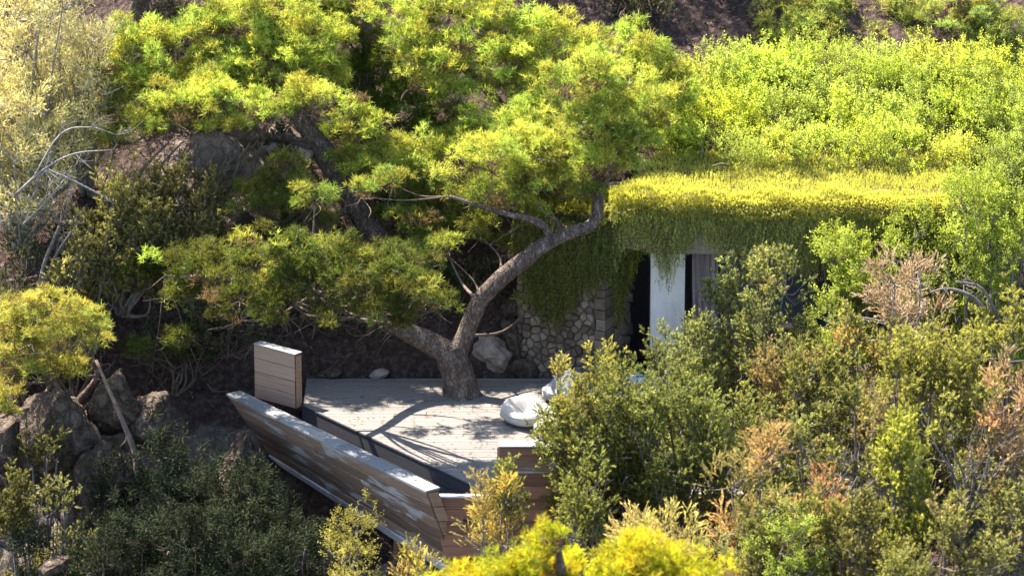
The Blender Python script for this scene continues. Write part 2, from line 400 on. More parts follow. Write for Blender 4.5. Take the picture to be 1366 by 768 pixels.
# ------------------------------------------------------------------ boulders
def boulder(u, v, y, wpx, hpx, label, m='rock', seed=0, group='boulders on the hillside', dy=1.0):
    rng = np.random.default_rng(900 + seed)
    c = at(u, v, y); s = 1 / ppm(y)
    bm = bmesh.new(); bmesh.ops.create_icosphere(bm, subdivisions=5 if wpx > 65 else 4, radius=1)
    P = np.array([q.co[:] for q in bm.verts])
    for k in range(22):
        d = unit(rng.normal(size=3)); t = rng.uniform(.5, .88); e = P @ d - t
        P = P - np.where(e > 0, e, 0)[:, None] * d * .92
    P = P * np.array([wpx * s / 2, dy * (wpx + hpx) * s / 4, hpx * s / 2])
    nrm = unit(P)
    P = P + nrm * (min(.22, .3 * s * (wpx + hpx) / 4) * (fbm(P * 2.6 + seed, 5) + .55 * (.5 - np.abs(fbm(P * 5.5 + 3 * seed, 4)))))[:, None]
    a = rng.uniform(-.5, .5); R = np.array([[math.cos(a), 0, math.sin(a)], [0, 1, 0], [-math.sin(a), 0, math.cos(a)]])
    P = P @ R.T + c
    for q, p in zip(bm.verts, P): q.co = p
    me = bpy.data.meshes.new('boulder'); bm.to_mesh(me); bm.free()
    for p in me.polygons: p.use_smooth = True
    return tag(link('boulder', me, M[m]), label, 'boulder', group)

# ------------------------------------------------------------------ timber terrace
terrace = thing('timber_terrace', 'weathered timber terrace with sloping planked parapet, built around the leaning pine', 'terrace')
A0 = np.array([-3.0, -.62]); B0 = np.array([.62, -5.45])
def left_x(y): return -2.98 if y > -.62 else -3.0 + (y + .62) / (-5.45 + .62) * (B0[0] - A0[0])
yy = -5.44; bw = .138
while yy < .86:
    y1 = yy + bw - .006
    xl0, xl1 = left_x(yy), left_x(y1); cuts = [None] + sorted(random.uniform(-1.5, 4.4) for _ in range(2)) + [6.2]
    cuts = [c for c in cuts if c is None or c > max(xl0, xl1) + .3]
    for a, b in zip(cuts[:-1], cuts[1:]):
        xa0, xa1 = (xl0, xl1) if a is None else (a + .004, a + .004)
        xb = b - .004; z1 = random.uniform(-.003, .003)
        hexa('deck_board', [(xa0, yy, -.035), (xb, yy, -.035), (xb, y1, -.035), (xa1, y1, -.035), (xa0, yy, z1), (xb, yy, z1), (xb, y1, z1), (xa1, y1, z1)], M['deckboard'], terrace)
    yy += bw
# house floor beyond the terrace boards
box('floor_slab', (6.21, -5.4, -.16), (9.5, 2.85, -.01), M['travertine'], terrace)
# dark sunken strip between terrace and sloping parapet
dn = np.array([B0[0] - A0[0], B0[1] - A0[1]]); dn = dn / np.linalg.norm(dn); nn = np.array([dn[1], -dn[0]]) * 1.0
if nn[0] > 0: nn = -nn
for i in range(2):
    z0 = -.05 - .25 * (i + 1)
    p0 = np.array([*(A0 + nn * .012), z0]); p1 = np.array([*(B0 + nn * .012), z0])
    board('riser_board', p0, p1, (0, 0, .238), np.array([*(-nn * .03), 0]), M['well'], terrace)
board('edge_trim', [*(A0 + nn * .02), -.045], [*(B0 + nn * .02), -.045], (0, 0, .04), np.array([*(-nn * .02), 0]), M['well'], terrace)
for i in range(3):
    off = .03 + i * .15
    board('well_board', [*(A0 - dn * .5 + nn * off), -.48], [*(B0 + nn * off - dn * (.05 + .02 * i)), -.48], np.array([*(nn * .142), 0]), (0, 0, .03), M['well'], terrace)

# sloping parapet
T0 = at(306, 530, -.55); T1 = at(570, 641, -5.78); T0[2] = T1[2] = .15
Bt0 = T0 + np.array([.72, .56, -1.36]); Bt1 = T1 + np.array([.50, .42, -1.62])
inw = np.array([.79, .61, 0.])
par = link('parapet', None, None, terrace)
rows = 6
def fp(s, t): return (T0 * (1 - s) + T1 * s) * (1 - t) + (Bt0 * (1 - s) + Bt1 * s) * t
fnrm = unit(np.cross(T1 - T0, Bt0 - T0));
if fnrm[1] > 0: fnrm = -fnrm
for i in range(rows):
    t0 = i / rows + .006; t1 = (i + 1) / rows - .006
    cs = [0] + sorted(random.Random(40 + i).uniform(.12, .9) for _ in range(2)) + [1]
    for a, b in zip(cs[:-1], cs[1:]):
        a2, b2 = a + .0007, b - .0007; k = fnrm * random.uniform(.026, .038)
        c = [fp(a2, t0), fp(b2, t0), fp(b2, t1), fp(a2, t1)]
        hexa('plank', c + [q + k for q in c], M['plank'], par)
# bleached lower rail, two boards
for j, (e0, e1, pr) in enumerate(((1.008, 1.085, .05), (1.095, 1.16, .03))):
    for a, b in ((0, .34), (.342, .71), (.712, 1)):
        c = [fp(a, e0), fp(b, e0), fp(b, e1), fp(a, e1)]
        hexa('lower_rail', c + [q + fnrm * pr for q in c], M['bleached'], par)
# leaning batten across the planks
c0, c1 = fp(.40, .02), fp(.78, 1.0)
# body behind the planks
i0, i1 = T0 + inw * .24 - (0, 0, .02), T1 + inw * .24 - (0, 0, .02)
j0, j1 = fp(0, 1.1) + inw * .2, fp(1, 1.1) + inw * .2
hexa('core', [fp(0, 1.16), fp(1, 1.16), j1, j0, T0 - (0, 0, .01), T1 - (0, 0, .01), i1, i0], M['fascia'], par)
# cap boards
for a, b in ((-.004, .27), (.272, .56), (.562, .80), (.802, 1.004)):
    p = lambda s: T0 * (1 - s) + T1 * s
    o_ = -inw * .055
    c = [p(a) + o_, p(b) + o_, p(b) + inw * .27, p(a) + inw * .27]
    hexa('cap_board', [q + (0, 0, .002) for q in c] + [q + (0, 0, .05) for q in c], M['cap'], par)
# raised end face: two wedge boards
e = T1 + (inw * .01); d_ = dn.tolist() + [0]
for k in range(3):
    t0, t1 = k / 3 + .01, (k + 1) / 3 - .01
    q = lambda t, f: fp(1, t * .55) * (1 - f) + (i1 * (1 - t * .55) + j1 * t * .55) * f
    c = [q(t0, .02), q(t0, .98), q(t1, .98), q(t1, .02)]
    dd = np.array([dn[0], dn[1], 0]) * .025
    hexa('end_board', [x_ + dd * .1 for x_ in c] + [x_ + dd for x_ in c], M['block_plank'], par)
# raised block of planks at the far end of the parapet
blk = link('raised_block', None, None, terrace)
K0 = at(338.5, 457, 0); K0 = np.array([K0[0], .02, 0.]); K1 = np.array([(394.5 - 615) / 70.2 , -.62, 0.])
zt = .99; z_b = -.08; kd = unit(K1 - K0); kin = np.array([-kd[1], kd[0], 0.]);
for i in range(4):
    za = z_b + (zt - z_b) * i / 4 + .005; zb = z_b + (zt - z_b) * (i + 1) / 4 - .005
    board('plank', K0 + (0, 0, za), K1 + (0, 0, za), (0, 0, zb - za), kin * .03 * random.uniform(.9, 1.3) - kin * .01, M['block_plank'], blk)
hexa('core', [K0 + kin * .03 + (0, 0, z_b), K1 - kd * .012 + kin * .03 + (0, 0, z_b), K1 - kd * .012 + kin * .19 + (0, 0, z_b), K0 + kin * .19 + (0, 0, z_b),
     K0 + kin * .03 + (0, 0, zt - .01), K1 - kd * .012 + kin * .03 + (0, 0, zt - .01), K1 - kd * .012 + kin * .19 + (0, 0, zt - .01), K0 + kin * .19 + (0, 0, zt - .01)], M['fascia'], blk)
board('end_board', K1 + (0, 0, z_b) + kin * .035, K1 + (0, 0, z_b) + kin * .19, (0, 0, zt - z_b - .03), kd * .02, M['endgrain'], blk)
board('cap_board', K0 + (0, 0, zt) - kin * .01, K1 + kd * .03 + (0, 0, zt) - kin * .01, kin * .21, (0, 0, .022), M['cap'], blk)
# front fascia and the higher front parapet
y = -5.5
for i in range(5):
    z1 = -.035 - i * .235; z0 = z1 - .228
    for a, b in ((-.36 + .02 * i, 1.9), (1.906, 6.2)):
        board('fascia_board', (a, y, z0), (b, y, z0), (0, 0, z1 - z0), (0, -.03 * random.uniform(.8, 1.2), 0), M['fascia'], terrace)
box('edge_strip', (-.34, -5.56, -.032), (.70, -5.46, .012), M['edge_metal'], terrace)
fpar = link('front_parapet', None, None, terrace)
for i in range(4):
    z0 = -.02 + i * .245; 
    for a, b in ((.735, 2.1 + .2 * i), (2.106 + .2 * i, 3.6)):
        board('plank', (a, -5.62, z0), (b, -5.62, z0), (0, 0, .238), (0, -.032 * random.uniform(.8, 1.2), 0), M['plank' if i == 2 else 'fascia'], fpar)
box('core', (.74, -5.615, -.03), (3.6, -5.42, .955), M['fascia'], fpar)
box('cap_board', (.73, -5.67, .962), (3.6, -5.40, .99), M['cap'], fpar)
box('end_board', (.705, -5.64, -.03), (.732, -5.41, .958), M['fascia'], fpar)
# posts that carry the overhang
for s in (.3, .62, .9):
    p = fp(s, 1.1) + inw * .12
    board('post', p + (-.07, -.07, -3), p + (.07, -.07, -3), (0, .14, 0), (.12, .1, 3.0), M['fascia'], terrace)

# ------------------------------------------------------------------ house
house = thing('house', 'low stone and plaster house under a planted flat slab roof', 'house')
sl_pts = [(2.86, .62), (9.45, .42), (9.45, 3.25), (3.95, 3.25)]
def prism(name, pts, z0, z1, m, parent, bev=.02):
    n = len(pts); v = [(*p, z0) for p in pts] + [(*p, z1) for p in pts]
    f = [tuple(range(n))[::-1], tuple(range(n, 2 * n))] + [(i, (i + 1) % n, n + (i + 1) % n, n + i) for i in range(n)]
    me = pydata(name, v, f); bm = bmesh.new(); bm.from_mesh(me); bmesh.ops.bevel(bm, geom=list(bm.edges), offset=bev, segments=2, affect='EDGES'); bm.to_mesh(me); bm.free()
    return link(name, me, m, parent)
prism('roof_slab', sl_pts, 2.72, 3.44, M['travertine'], house, .04)
prism('soil_bed', [(3.2, .98), (9.40, .78), (9.40, 3.22), (3.98, 3.22)], 3.435, 3.60, M['soil'], house, .05)
prism('lintel', [(3.55, .74), (9.40, .55), (9.40, 1.0), (3.55, 1.0)], 2.56, 2.718, M['travertine'], house)
# fascia stones: slabs set side by side along the front edge
xs = [2.86, 3.62, 4.42, 5.15, 6.0, 6.8, 7.7, 8.6, 9.45]
for a, b in zip(xs[:-1], xs[1:]):
    ya, yb_ = .62 - .2 * (a - 2.86) / 6.59, .62 - .2 * (b - 2.86) / 6.59
    hexa('fascia_stone', [(a + .004, ya - .035, 2.715), (b - .004, yb_ - .035, 2.715), (b - .004, yb_ - .002, 2.715), (a + .004, ya - .002, 2.715),
                          (a + .004, ya - .035, 3.36), (b - .004, yb_ - .035, 3.36), (b - .004, yb_ - .002, 3.36), (a + .004, ya - .002, 3.36)], M['travertine'], house)
prism('column', [(3.62, .78), (4.27, .76), (4.27, 1.3), (3.62, 1.32)], -.02, 2.556, M['plaster'], house, .012)
box('back_wall', (2.9, 2.9, -.3), (9.4, 3.1, 2.72), M['dark'], house)
box('wall', (8.7, .95, -.3), (9.3, 2.9, 2.55), M['plaster'], house)
win = link('window', None, None, house)
for a, b in ((4.66, 5.6), (5.66, 6.8), (6.86, 8.6)):
    box('pane', (a, 1.27, .05), (b, 1.285, 2.5), M['glass'], win)
for a in (4.60, 5.60, 6.80, 8.60): box('frame', (a, 1.24, .0), (a + .06, 1.32, 2.55), M['frame'], win)
# curtain hanging in the window
def curtain():
    n = 120; xs_ = np.linspace(4.42, 4.92, n); v = []; f = []
    for k, z in enumerate(np.linspace(.04, 2.54, 14)):
        ph = xs_ * 2 * np.pi / .125
        yy_ = 1.06 + .05 * np.sin(ph + .5 * np.sin(z * 1.3)) * (.55 + .45 * (1 - z / 2.54)) + .012 * np.sin(ph * 2.3 + z)
        v += [(x_ + .01 * math.sin(z * 2), y_, z) for x_, y_ in zip(xs_, yy_)]
    for k in range(13):
        for i in range(n - 1): f.append((k * n + i, k * n + i + 1, (k + 1) * n + i + 1, (k + 1) * n + i))
    o = link('curtain', pydata('curtain', v, f, True), M['curtain']); md = o.modifiers.new('s', 'SOLIDIFY'); md.thickness = .004
    return tag(o, 'mauve grey pleated curtain hanging beside the white column', 'curtain')
curtain()

# ------------------------------------------------------------------ stone wall, stone by stone
swall = thing('stone_wall', 'rubble stone retaining wall under hanging creeper, behind the bean bags', 'wall')
def voro_cells(L, H, step, rng):
    pts = []
    j = 0; b = -step
    while b < H + step:
        a = -step + (j % 2) * step * .5
        while a < L + step:
            pts.append((a + rng.uniform(-.36, .36) * step, b + rng.uniform(-.34, .34) * step * .85)); a += step * rng.uniform(.85, 1.35)
        b += step * .82; j += 1
    pts = np.array(pts); out = []
    for i, p in enumerate(pts):
        if not (-.02 < p[0] < L + .02 and -.02 < p[1] < H): continue
        poly = [(0, 0), (L, 0), (L, H), (0, H)]
        for k in np.argsort(((pts - p) ** 2).sum(1))[1:14]:
            q = pts[k]; mid = (p + q) / 2; d = q - p; new = []
            for s in range(len(poly)):
                c0_, c1_ = np.array(poly[s]), np.array(poly[(s + 1) % len(poly)]); e0 = (c0_ - mid) @ d; e1 = (c1_ - mid) @ d
                if e0 <= 0: new.append(tuple(c0_))
                if e0 * e1 < 0: new.append(tuple(c0_ + (c1_ - c0_) * e0 / (e0 - e1)))
            poly = new
            if len(poly) < 3: break
        if len(poly) >= 3: out.append(np.array(poly))
    return out
def stone_face(P0, P1, H, step, rng, nrm, z0=-.1):
    L = np.linalg.norm(np.array(P1) - P0); ax = (np.array(P1) - P0) / L
    for poly in voro_cells(L, H, step, rng):
        c = poly.mean(0); e = poly - c; sz = np.linalg.norm(e, axis=1).mean()
        if sz < .04: continue
        rings = []; dep = rng.uniform(.03, .075); tilt = rng.uniform(-.25, .25, 2)
        # subdivide outline and round it
        n = len(poly); out = []
        for s in range(n):
            p, q = e[s], e[(s + 1) % n]
            out += [p * .97, p * .55 + q * .45]
        e = np.array(out); e = e * (1 + rng.uniform(-.09, .05, (len(e), 1)))
        for sc, dp in ((1 - .004 / sz, 0), (1 - .010 / sz, dep * .6), (1 - .030 / sz, dep)):
            r_ = c + e * max(.3, sc)
            d = dp + (e @ tilt) * (.35 if dp else 0) + (rng.uniform(-.006, .006, len(e)) if dp else 0)
            rings.append(np.array([[*(np.array(P0) + ax * a_ + np.array(nrm) * d_), z0 + b_] for (a_, b_), d_ in zip(r_, np.broadcast_to(d, len(e)))]))
        m = len(e); v = np.vstack(rings + [rings[-1].mean(0, keepdims=True) + np.array([*nrm, 0]) * .008]); f = []
        for k in range(2):
            f += [(k * m + i, k * m + (i + 1) % m, (k + 1) * m + (i + 1) % m, (k + 1) * m + i) for i in range(m)]
        f += [(2 * m + i, 2 * m + (i + 1) % m, 3 * m) for i in range(m)]
        me = pydata('stone', v, f, False); bm = bmesh.new(); bm.from_mesh(me); bmesh.ops.recalc_face_normals(bm, faces=bm.faces)
        bm.faces.ensure_lookup_table()
        if bm.faces[-1].normal.dot(Vector((*nrm, 0))) < 0: bmesh.ops.reverse_faces(bm, faces=bm.faces)
        bm.to_mesh(me); bm.free()
        link('stone', me, M['stone'], swall)
wr = np.random.default_rng(5)
WL = np.array([1.08, 1.28]); WK = np.array([2.70, .55]); WR = np.array([3.25, 1.5])
n1_ = unit(np.array([-(WK - WL)[1], (WK - WL)[0]])); n1_ = n1_ if n1_[1] < 0 else -n1_
n2_ = unit(np.array([-(WR - WK)[1], (WR - WK)[0]])); n2_ = n2_ if n2_[1] < 0 else -n2_
prism('mortar_core', [WL, WK - (0, 0), WR, WR + (0, 1.6), WL + (.1, 1.4)], -.4, 3.3, M['mortar'], swall, .01)
stone_face(WL, WK - unit(WK - WL) * .13, 2.3, .16, wr, n1_)
stone_face(WL, WK - unit(WK - WL) * .13, 1.0, .34, wr, n1_, 2.2)
z = -.1
while z < 3.1:                                   # squared quoins at the corner
    h = wr.uniform(.17, .25); l1 = wr.uniform(.13, .2); l2 = wr.uniform(.28, .5)
    a = WK - unit(WK - WL) * l1 * .8; b = WK + unit(WR - WK) * l2; o1 = n1_ * .07; o2 = n2_ * .06
    pts = [a + o1, WK + o1 + unit(WK - WL) * .05 + n2_ * .03, b + o2, WK + (b - WK) * .4 + (a - WK) * .4]
    hexa('quoin', [(*p, z + .008) for p in pts] + [(*p, z + h - .008) for p in pts], M['stone'], swall); z += h
stone_face(WK + unit(WR - WK) * .4, WR, 3.2, .25, wr, n2_)

# ------------------------------------------------------------------ bean bags
def bean_bag(x, y, r, h, back, ang, label, m='fabric', seed=0):
    nu, nv = 36, 22; v = []; 
    ca, sa = math.cos(ang), math.sin(ang)
    for j in range(nv + 1):
        th = math.pi * j / nv
        for i in range(nu):
            ph = 2 * math.pi * i / nu
            d = np.array([math.sin(th) * math.cos(ph), math.sin(th) * math.sin(ph), math.cos(th)])
            sq = (abs(d[0]) ** 2.6 + abs(d[1]) ** 2.6 + abs(d[2]) ** 2.6) ** (-1 / 2.6)
            p = d * sq * np.array([r, r, h / 2]); z_ = p[2] + h / 2
            k = max(0, z_ / h - .4) / .6
            b = p[0] / r
            z_ += k * back * sst(.1, .85, np.array(b)) * 1.0 - k * .20 * np.exp(-((b + .1) / .45) ** 2 - (p[1] / r / .6) ** 2)
            px_ = p[0] * (1 + .06 * (z_ < h * .4)) + .16 * k * back * (b > .2)
            w_ = 1 + .012 * float(vnoise(np.array([d * np.array([16, 16, 5]) + seed]))[0]) + .035 * float(vnoise(np.array([d * 3 + seed]))[0]) + .012 * float(vnoise(np.array([d * 9 + seed]))[0])
            q = np.array([px_ * w_, p[1] * w_, max(0.0, z_ * w_)])
            v.append((x + q[0] * ca - q[1] * sa, y + q[0] * sa + q[1] * ca, q[2] + .004))
    f = [(j * nu + i, (j + 1) * nu + i, (j + 1) * nu + (i + 1) % nu, j * nu + (i + 1) % nu) for j in range(nv) for i in range(nu)]
    root = thing('bean_bag', label, 'bean bag', 'bean bags on the terrace'); 
    me = pydata('body', v, f, True); bm = bmesh.new(); bm.from_mesh(me); bmesh.ops.remove_doubles(bm, verts=bm.verts, dist=1e-4); bmesh.ops.recalc_face_normals(bm, faces=bm.faces); bm.to_mesh(me); bm.free()
    body = link('body', me, M[m], root)
    g = Geo(); V = np.array(v).reshape(nv + 1, nu, 3); jr = int(nv * .45)
    ring = V[jr]; cen = ring.mean(0); ring = ring + unit(ring - cen) * .004
    g.tube(list(ring) + [ring[0]], [.011] * (nu + 1), 6, sub=1); g.build('piping', M[m], body)
    return root
bean_bag(1.27, -1.62, .48, .37, .12, 2.2, 'white bean bag with a raised rim, beside the pine trunk on the sunlit boards', seed=1)
bean_bag(1.80, -2.55, .40, .42, .10, 1.2, 'small rounded white bean bag just behind the front parapet', seed=2)
bean_bag(1.95, -.35, .38, .34, .26, 1.0, 'tall backed white bean bag in front of the stone wall', seed=3)
bean_bag(2.45, -1.5, .42, .36, .3, .8, 'white bean bag half hidden behind the juniper branch tips', seed=4)
bean_bag(3.12, -.35, .45, .36, .2, .6, 'pale blue bean bag under the house roof edge', 'blue_fabric', seed=5)
bean_bag(3.75, -.6, .42, .36, .25, .9, 'white bean bag at the foot of the plaster column', seed=6)

# ------------------------------------------------------------------ creeper on the roof and down the walls
C = lambda *c: np.array(c, float)
def creeper_strands(tops, lens, outs, rng, c0, c1, name, parent, sc=.42):
    P = []; D = []; CC0 = []; CC1 = []; Sx = []
    for t, L, o in zip(tops, lens, outs):
        n = max(3, int(L / .075)); sway = rng.uniform(-.05, .05, 2); tone = rng.uniform(.5, 1.5)
        ph = rng.uniform(0, 6)
        for k in range(n):
            d = k * .075; e = d / max(L, .1)
            p = t + C(sway[0] * e + .02 * math.sin(ph + d * 9), 0, -d) + o * (.10 * (1 - math.exp(-d * 6)) + .03 * math.sin(ph + 5 * d)) + C(0, sway[1] * e, 0)
            P.append(p); D.append(C(0, 0, -1) + rng.normal(size=3) * .38 + o * .25); j = tone * rng.uniform(.8, 1.2)
            CC0.append(c0 * j); CC1.append(c1 * j); Sx.append(sc * rng.uniform(.75, 1.3) * (1.1 - .35 * e))
    o = sprays(name, 'vine', np.array(P), np.array(D), np.array(Sx), np.array(CC0), np.array(CC1), M['creeper'], parent, rng)
    o['kind'] = 'stuff'; return o
rv = np.random.default_rng(21)
creep = thing('roof_creeper', 'yellow green creeper matting the flat roof and hanging over its stone edge', 'creeper')
n = 17000
x = rv.uniform(2.8, 9.5, n); y = rv.uniform(.45, 3.3, n)
lx = 2.86 + np.clip(y - .62, 0, 9) / 2.63 * 1.09
ok = (x > lx - .12) & (y > .60 - .2 * (x - 2.86) / 6.59 + .22 * fbm(np.stack([x * 2.2, 0 * y, 0 * y], -1), 3) + rv.normal(size=n) * .05) & ~((x < 3.3) & (y < 1.0) & (np.hypot(x - 3.3, y - 1.0) > .56)); x, y = x[ok], y[ok]
edge = np.clip(np.minimum((y - .5) / .5, (x - lx[ok] + .1) / .5), 0, 1)
q = np.stack([x, y, 0 * x], -1)
z = 3.66 + .10 * np.sqrt(edge) + (.07 + .10 * (1 - edge)) * fbm(q * 1.6, 3) + .03 * fbm(q * 6, 2) + rv.uniform(-.03, .05, len(x))
tone = (1 + .35 * fbm(q * 2.1 + 9, 3))[:, None] * rv.uniform(.8, 1.2, (len(x), 1))
fr = (1 - edge)[:, None]
D = np.stack([.25 * rv.normal(size=len(x)) - .4 * (1 - edge) * (x < lx[ok] + .4), .3 * rv.normal(size=len(x)) - .9 * (y < .9) * (1 - edge), np.full(len(x), .8)], -1)
ne = 3500
x = np.concatenate([x, rv.uniform(2.95, 9.45, ne)]); ye = .60 - .2 * (x[-ne:] - 2.86) / 6.59 + rv.uniform(-.12, .3, ne); y = np.concatenate([y, ye]); z = np.concatenate([z, rv.uniform(3.5, 3.72, ne)])
tone = np.concatenate([tone, rv.uniform(.7, 1.3, (ne, 1))]); D = np.concatenate([D, np.stack([.4 * rv.normal(size=ne), rv.uniform(-.9, 0, ne), rv.uniform(.2, 1, ne)], -1)])
mt = sprays('leaf_mat', 'heath', np.stack([x, y, z], -1), D, rv.uniform(.35, .65, len(x)), C(.25, .26, .07) * tone, C(.60, .59, .18) * tone, M['creeper'], creep, rv)
mt['kind'] = 'stuff'
tops = []; lens = []; outs = []
for layer in range(3):
    for i in range(640):
        x_ = rv.uniform(2.84, 9.4); y_ = .62 - .2 * (x_ - 2.86) / 6.59
        g = float(fbm(np.array([[x_ * 1.6, layer * .0, 3.1]]), 3)[0])
        base = np.interp(x_, [2.8, 3.0, 3.15, 3.5, 3.62, 3.8, 3.95, 4.2, 4.45, 4.7, 5.1, 6, 9.4], [1.3, .95, .7, .75, .9, 1.3, 1.5, 1.15, .85, .95, 1.25, 1.3, 1.3])
        L = max(.12, base * (1 + .35 * g) * rv.uniform(.55, 1.15))
        tops.append(C(x_, y_ - .03 - .05 * layer, 3.56 + .06 * rv.random())); lens.append(L); outs.append(C(0, -1, 0))
for i in range(90):                                   # bright strands wrapping the corner
    a = rv.uniform(0, 1); tops.append(C(2.80 + .1 * a, .60 + .35 * a, 3.6)); lens.append(rv.uniform(.5, 1.3)); outs.append(C(-.7, -.2, 0))
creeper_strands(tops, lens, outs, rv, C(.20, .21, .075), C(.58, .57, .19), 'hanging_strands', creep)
n = 9500                                              # rounded lip of the mat
x = rv.uniform(2.82, 9.45, n); th = rv.uniform(-.5, 1.95, n); y0_ = .66 - .2 * (x - 2.86) / 6.59
q = np.stack([x, 0 * x, th], -1); rr = .27 + .18 * fbm(q * 2, 3)
tone = (1 + .3 * fbm(q * 3 + 4, 3))[:, None] * rv.uniform(.8, 1.2, (n, 1))
mt = sprays('leaf_lip', 'heath', np.stack([x, y0_ - rr * np.sin(th) - .02, 3.50 + rr * np.cos(th)], -1), np.stack([.3 * rv.normal(size=n), -np.sin(th) - .3, np.cos(th) + .1 * rv.normal(size=n)], -1), rv.uniform(.35, .65, n), C(.25, .26, .07) * tone, C(.60, .59, .18) * tone, M['creeper'], creep, rv)
mt['kind'] = 'stuff'
tops = []; lens = []; outs = []
for i in range(260):                                  # long dark curtain below the slab's left end
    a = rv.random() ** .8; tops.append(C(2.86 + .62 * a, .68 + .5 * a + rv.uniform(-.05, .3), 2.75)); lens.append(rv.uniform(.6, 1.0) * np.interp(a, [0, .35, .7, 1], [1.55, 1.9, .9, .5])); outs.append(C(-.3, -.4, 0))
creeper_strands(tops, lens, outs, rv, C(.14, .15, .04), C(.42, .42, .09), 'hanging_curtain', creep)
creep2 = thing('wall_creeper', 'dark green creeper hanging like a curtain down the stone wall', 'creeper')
tops = []; lens = []; outs = []
for i in range(950):
    a = rv.random(); p = WL + (WK - WL) * a; s_ = rv.random()
    tops.append(C(p[0] + n1_[0] * (.08 + .16 * s_), p[1] + n1_[1] * (.08 + .16 * s_), 3.34 - .1 * s_)); outs.append(C(n1_[0], n1_[1], 0) * .6)
    lens.append(rv.uniform(.55, 1.05) * np.interp(a, [0, .1, .3, .55, .72, .8, 1], [.8, 1.6, 2.1, 2.3, 1.9, 1.5, 1.5]))
for i in range(220):
    tops.append(C(WK[0] + rv.uniform(-.16, .16), WK[1] - rv.uniform(.08, .22), 3.36)); outs.append(C(.1, -.6, 0)); lens.append(rv.uniform(.7, 1.4))
for i in range(160):
    a = rv.random(); p = WK + (WR - WK) * a * .8
    tops.append(C(p[0] + n2_[0] * .12, p[1] + n2_[1] * .12, 3.3)); outs.append(C(n2_[0], n2_[1], 0) * .6); lens.append(rv.uniform(.6, 1.05) * (1.45 + .1 * a))
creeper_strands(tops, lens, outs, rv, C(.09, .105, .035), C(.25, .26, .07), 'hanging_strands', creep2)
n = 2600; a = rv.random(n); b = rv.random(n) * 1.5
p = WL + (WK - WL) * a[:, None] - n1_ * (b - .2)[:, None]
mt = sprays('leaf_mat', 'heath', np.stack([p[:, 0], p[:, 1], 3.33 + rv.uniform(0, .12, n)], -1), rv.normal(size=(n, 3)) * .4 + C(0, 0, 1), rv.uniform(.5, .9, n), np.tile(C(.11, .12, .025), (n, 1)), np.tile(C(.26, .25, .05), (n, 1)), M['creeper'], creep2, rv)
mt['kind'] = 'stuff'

# ------------------------------------------------------------------ pines
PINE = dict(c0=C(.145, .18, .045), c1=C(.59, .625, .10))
def puffs(rng, cen, rad, count, tufts, c0, c1, brown=.0, tone=None):
    """cen (n,3) puff centres -> needle tufts"""
    P = []; D = []; A = []; B = []; Sx = []
    for ci, c in enumerate(cen):
        k = int(tufts * rng.uniform(.7, 1.25)); n = sph(rng, k, -.45); r = rad * rng.uniform(.75, 1.25)
        P.append(c + n * r * rng.uniform(.3, 1.15, (k, 1)) * C(1, 1, .85)); D.append(n * .75 + C(0, 0, .6) + rng.normal(size=(k, 3)) * .3)
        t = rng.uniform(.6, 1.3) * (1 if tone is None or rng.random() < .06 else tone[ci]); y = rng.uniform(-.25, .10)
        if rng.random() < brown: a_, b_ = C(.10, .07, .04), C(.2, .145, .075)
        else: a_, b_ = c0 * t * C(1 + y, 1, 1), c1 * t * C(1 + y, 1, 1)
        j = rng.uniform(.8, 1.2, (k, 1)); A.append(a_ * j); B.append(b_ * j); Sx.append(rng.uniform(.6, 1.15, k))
    return [np.concatenate(q) for q in (P, D, Sx, A, B)]
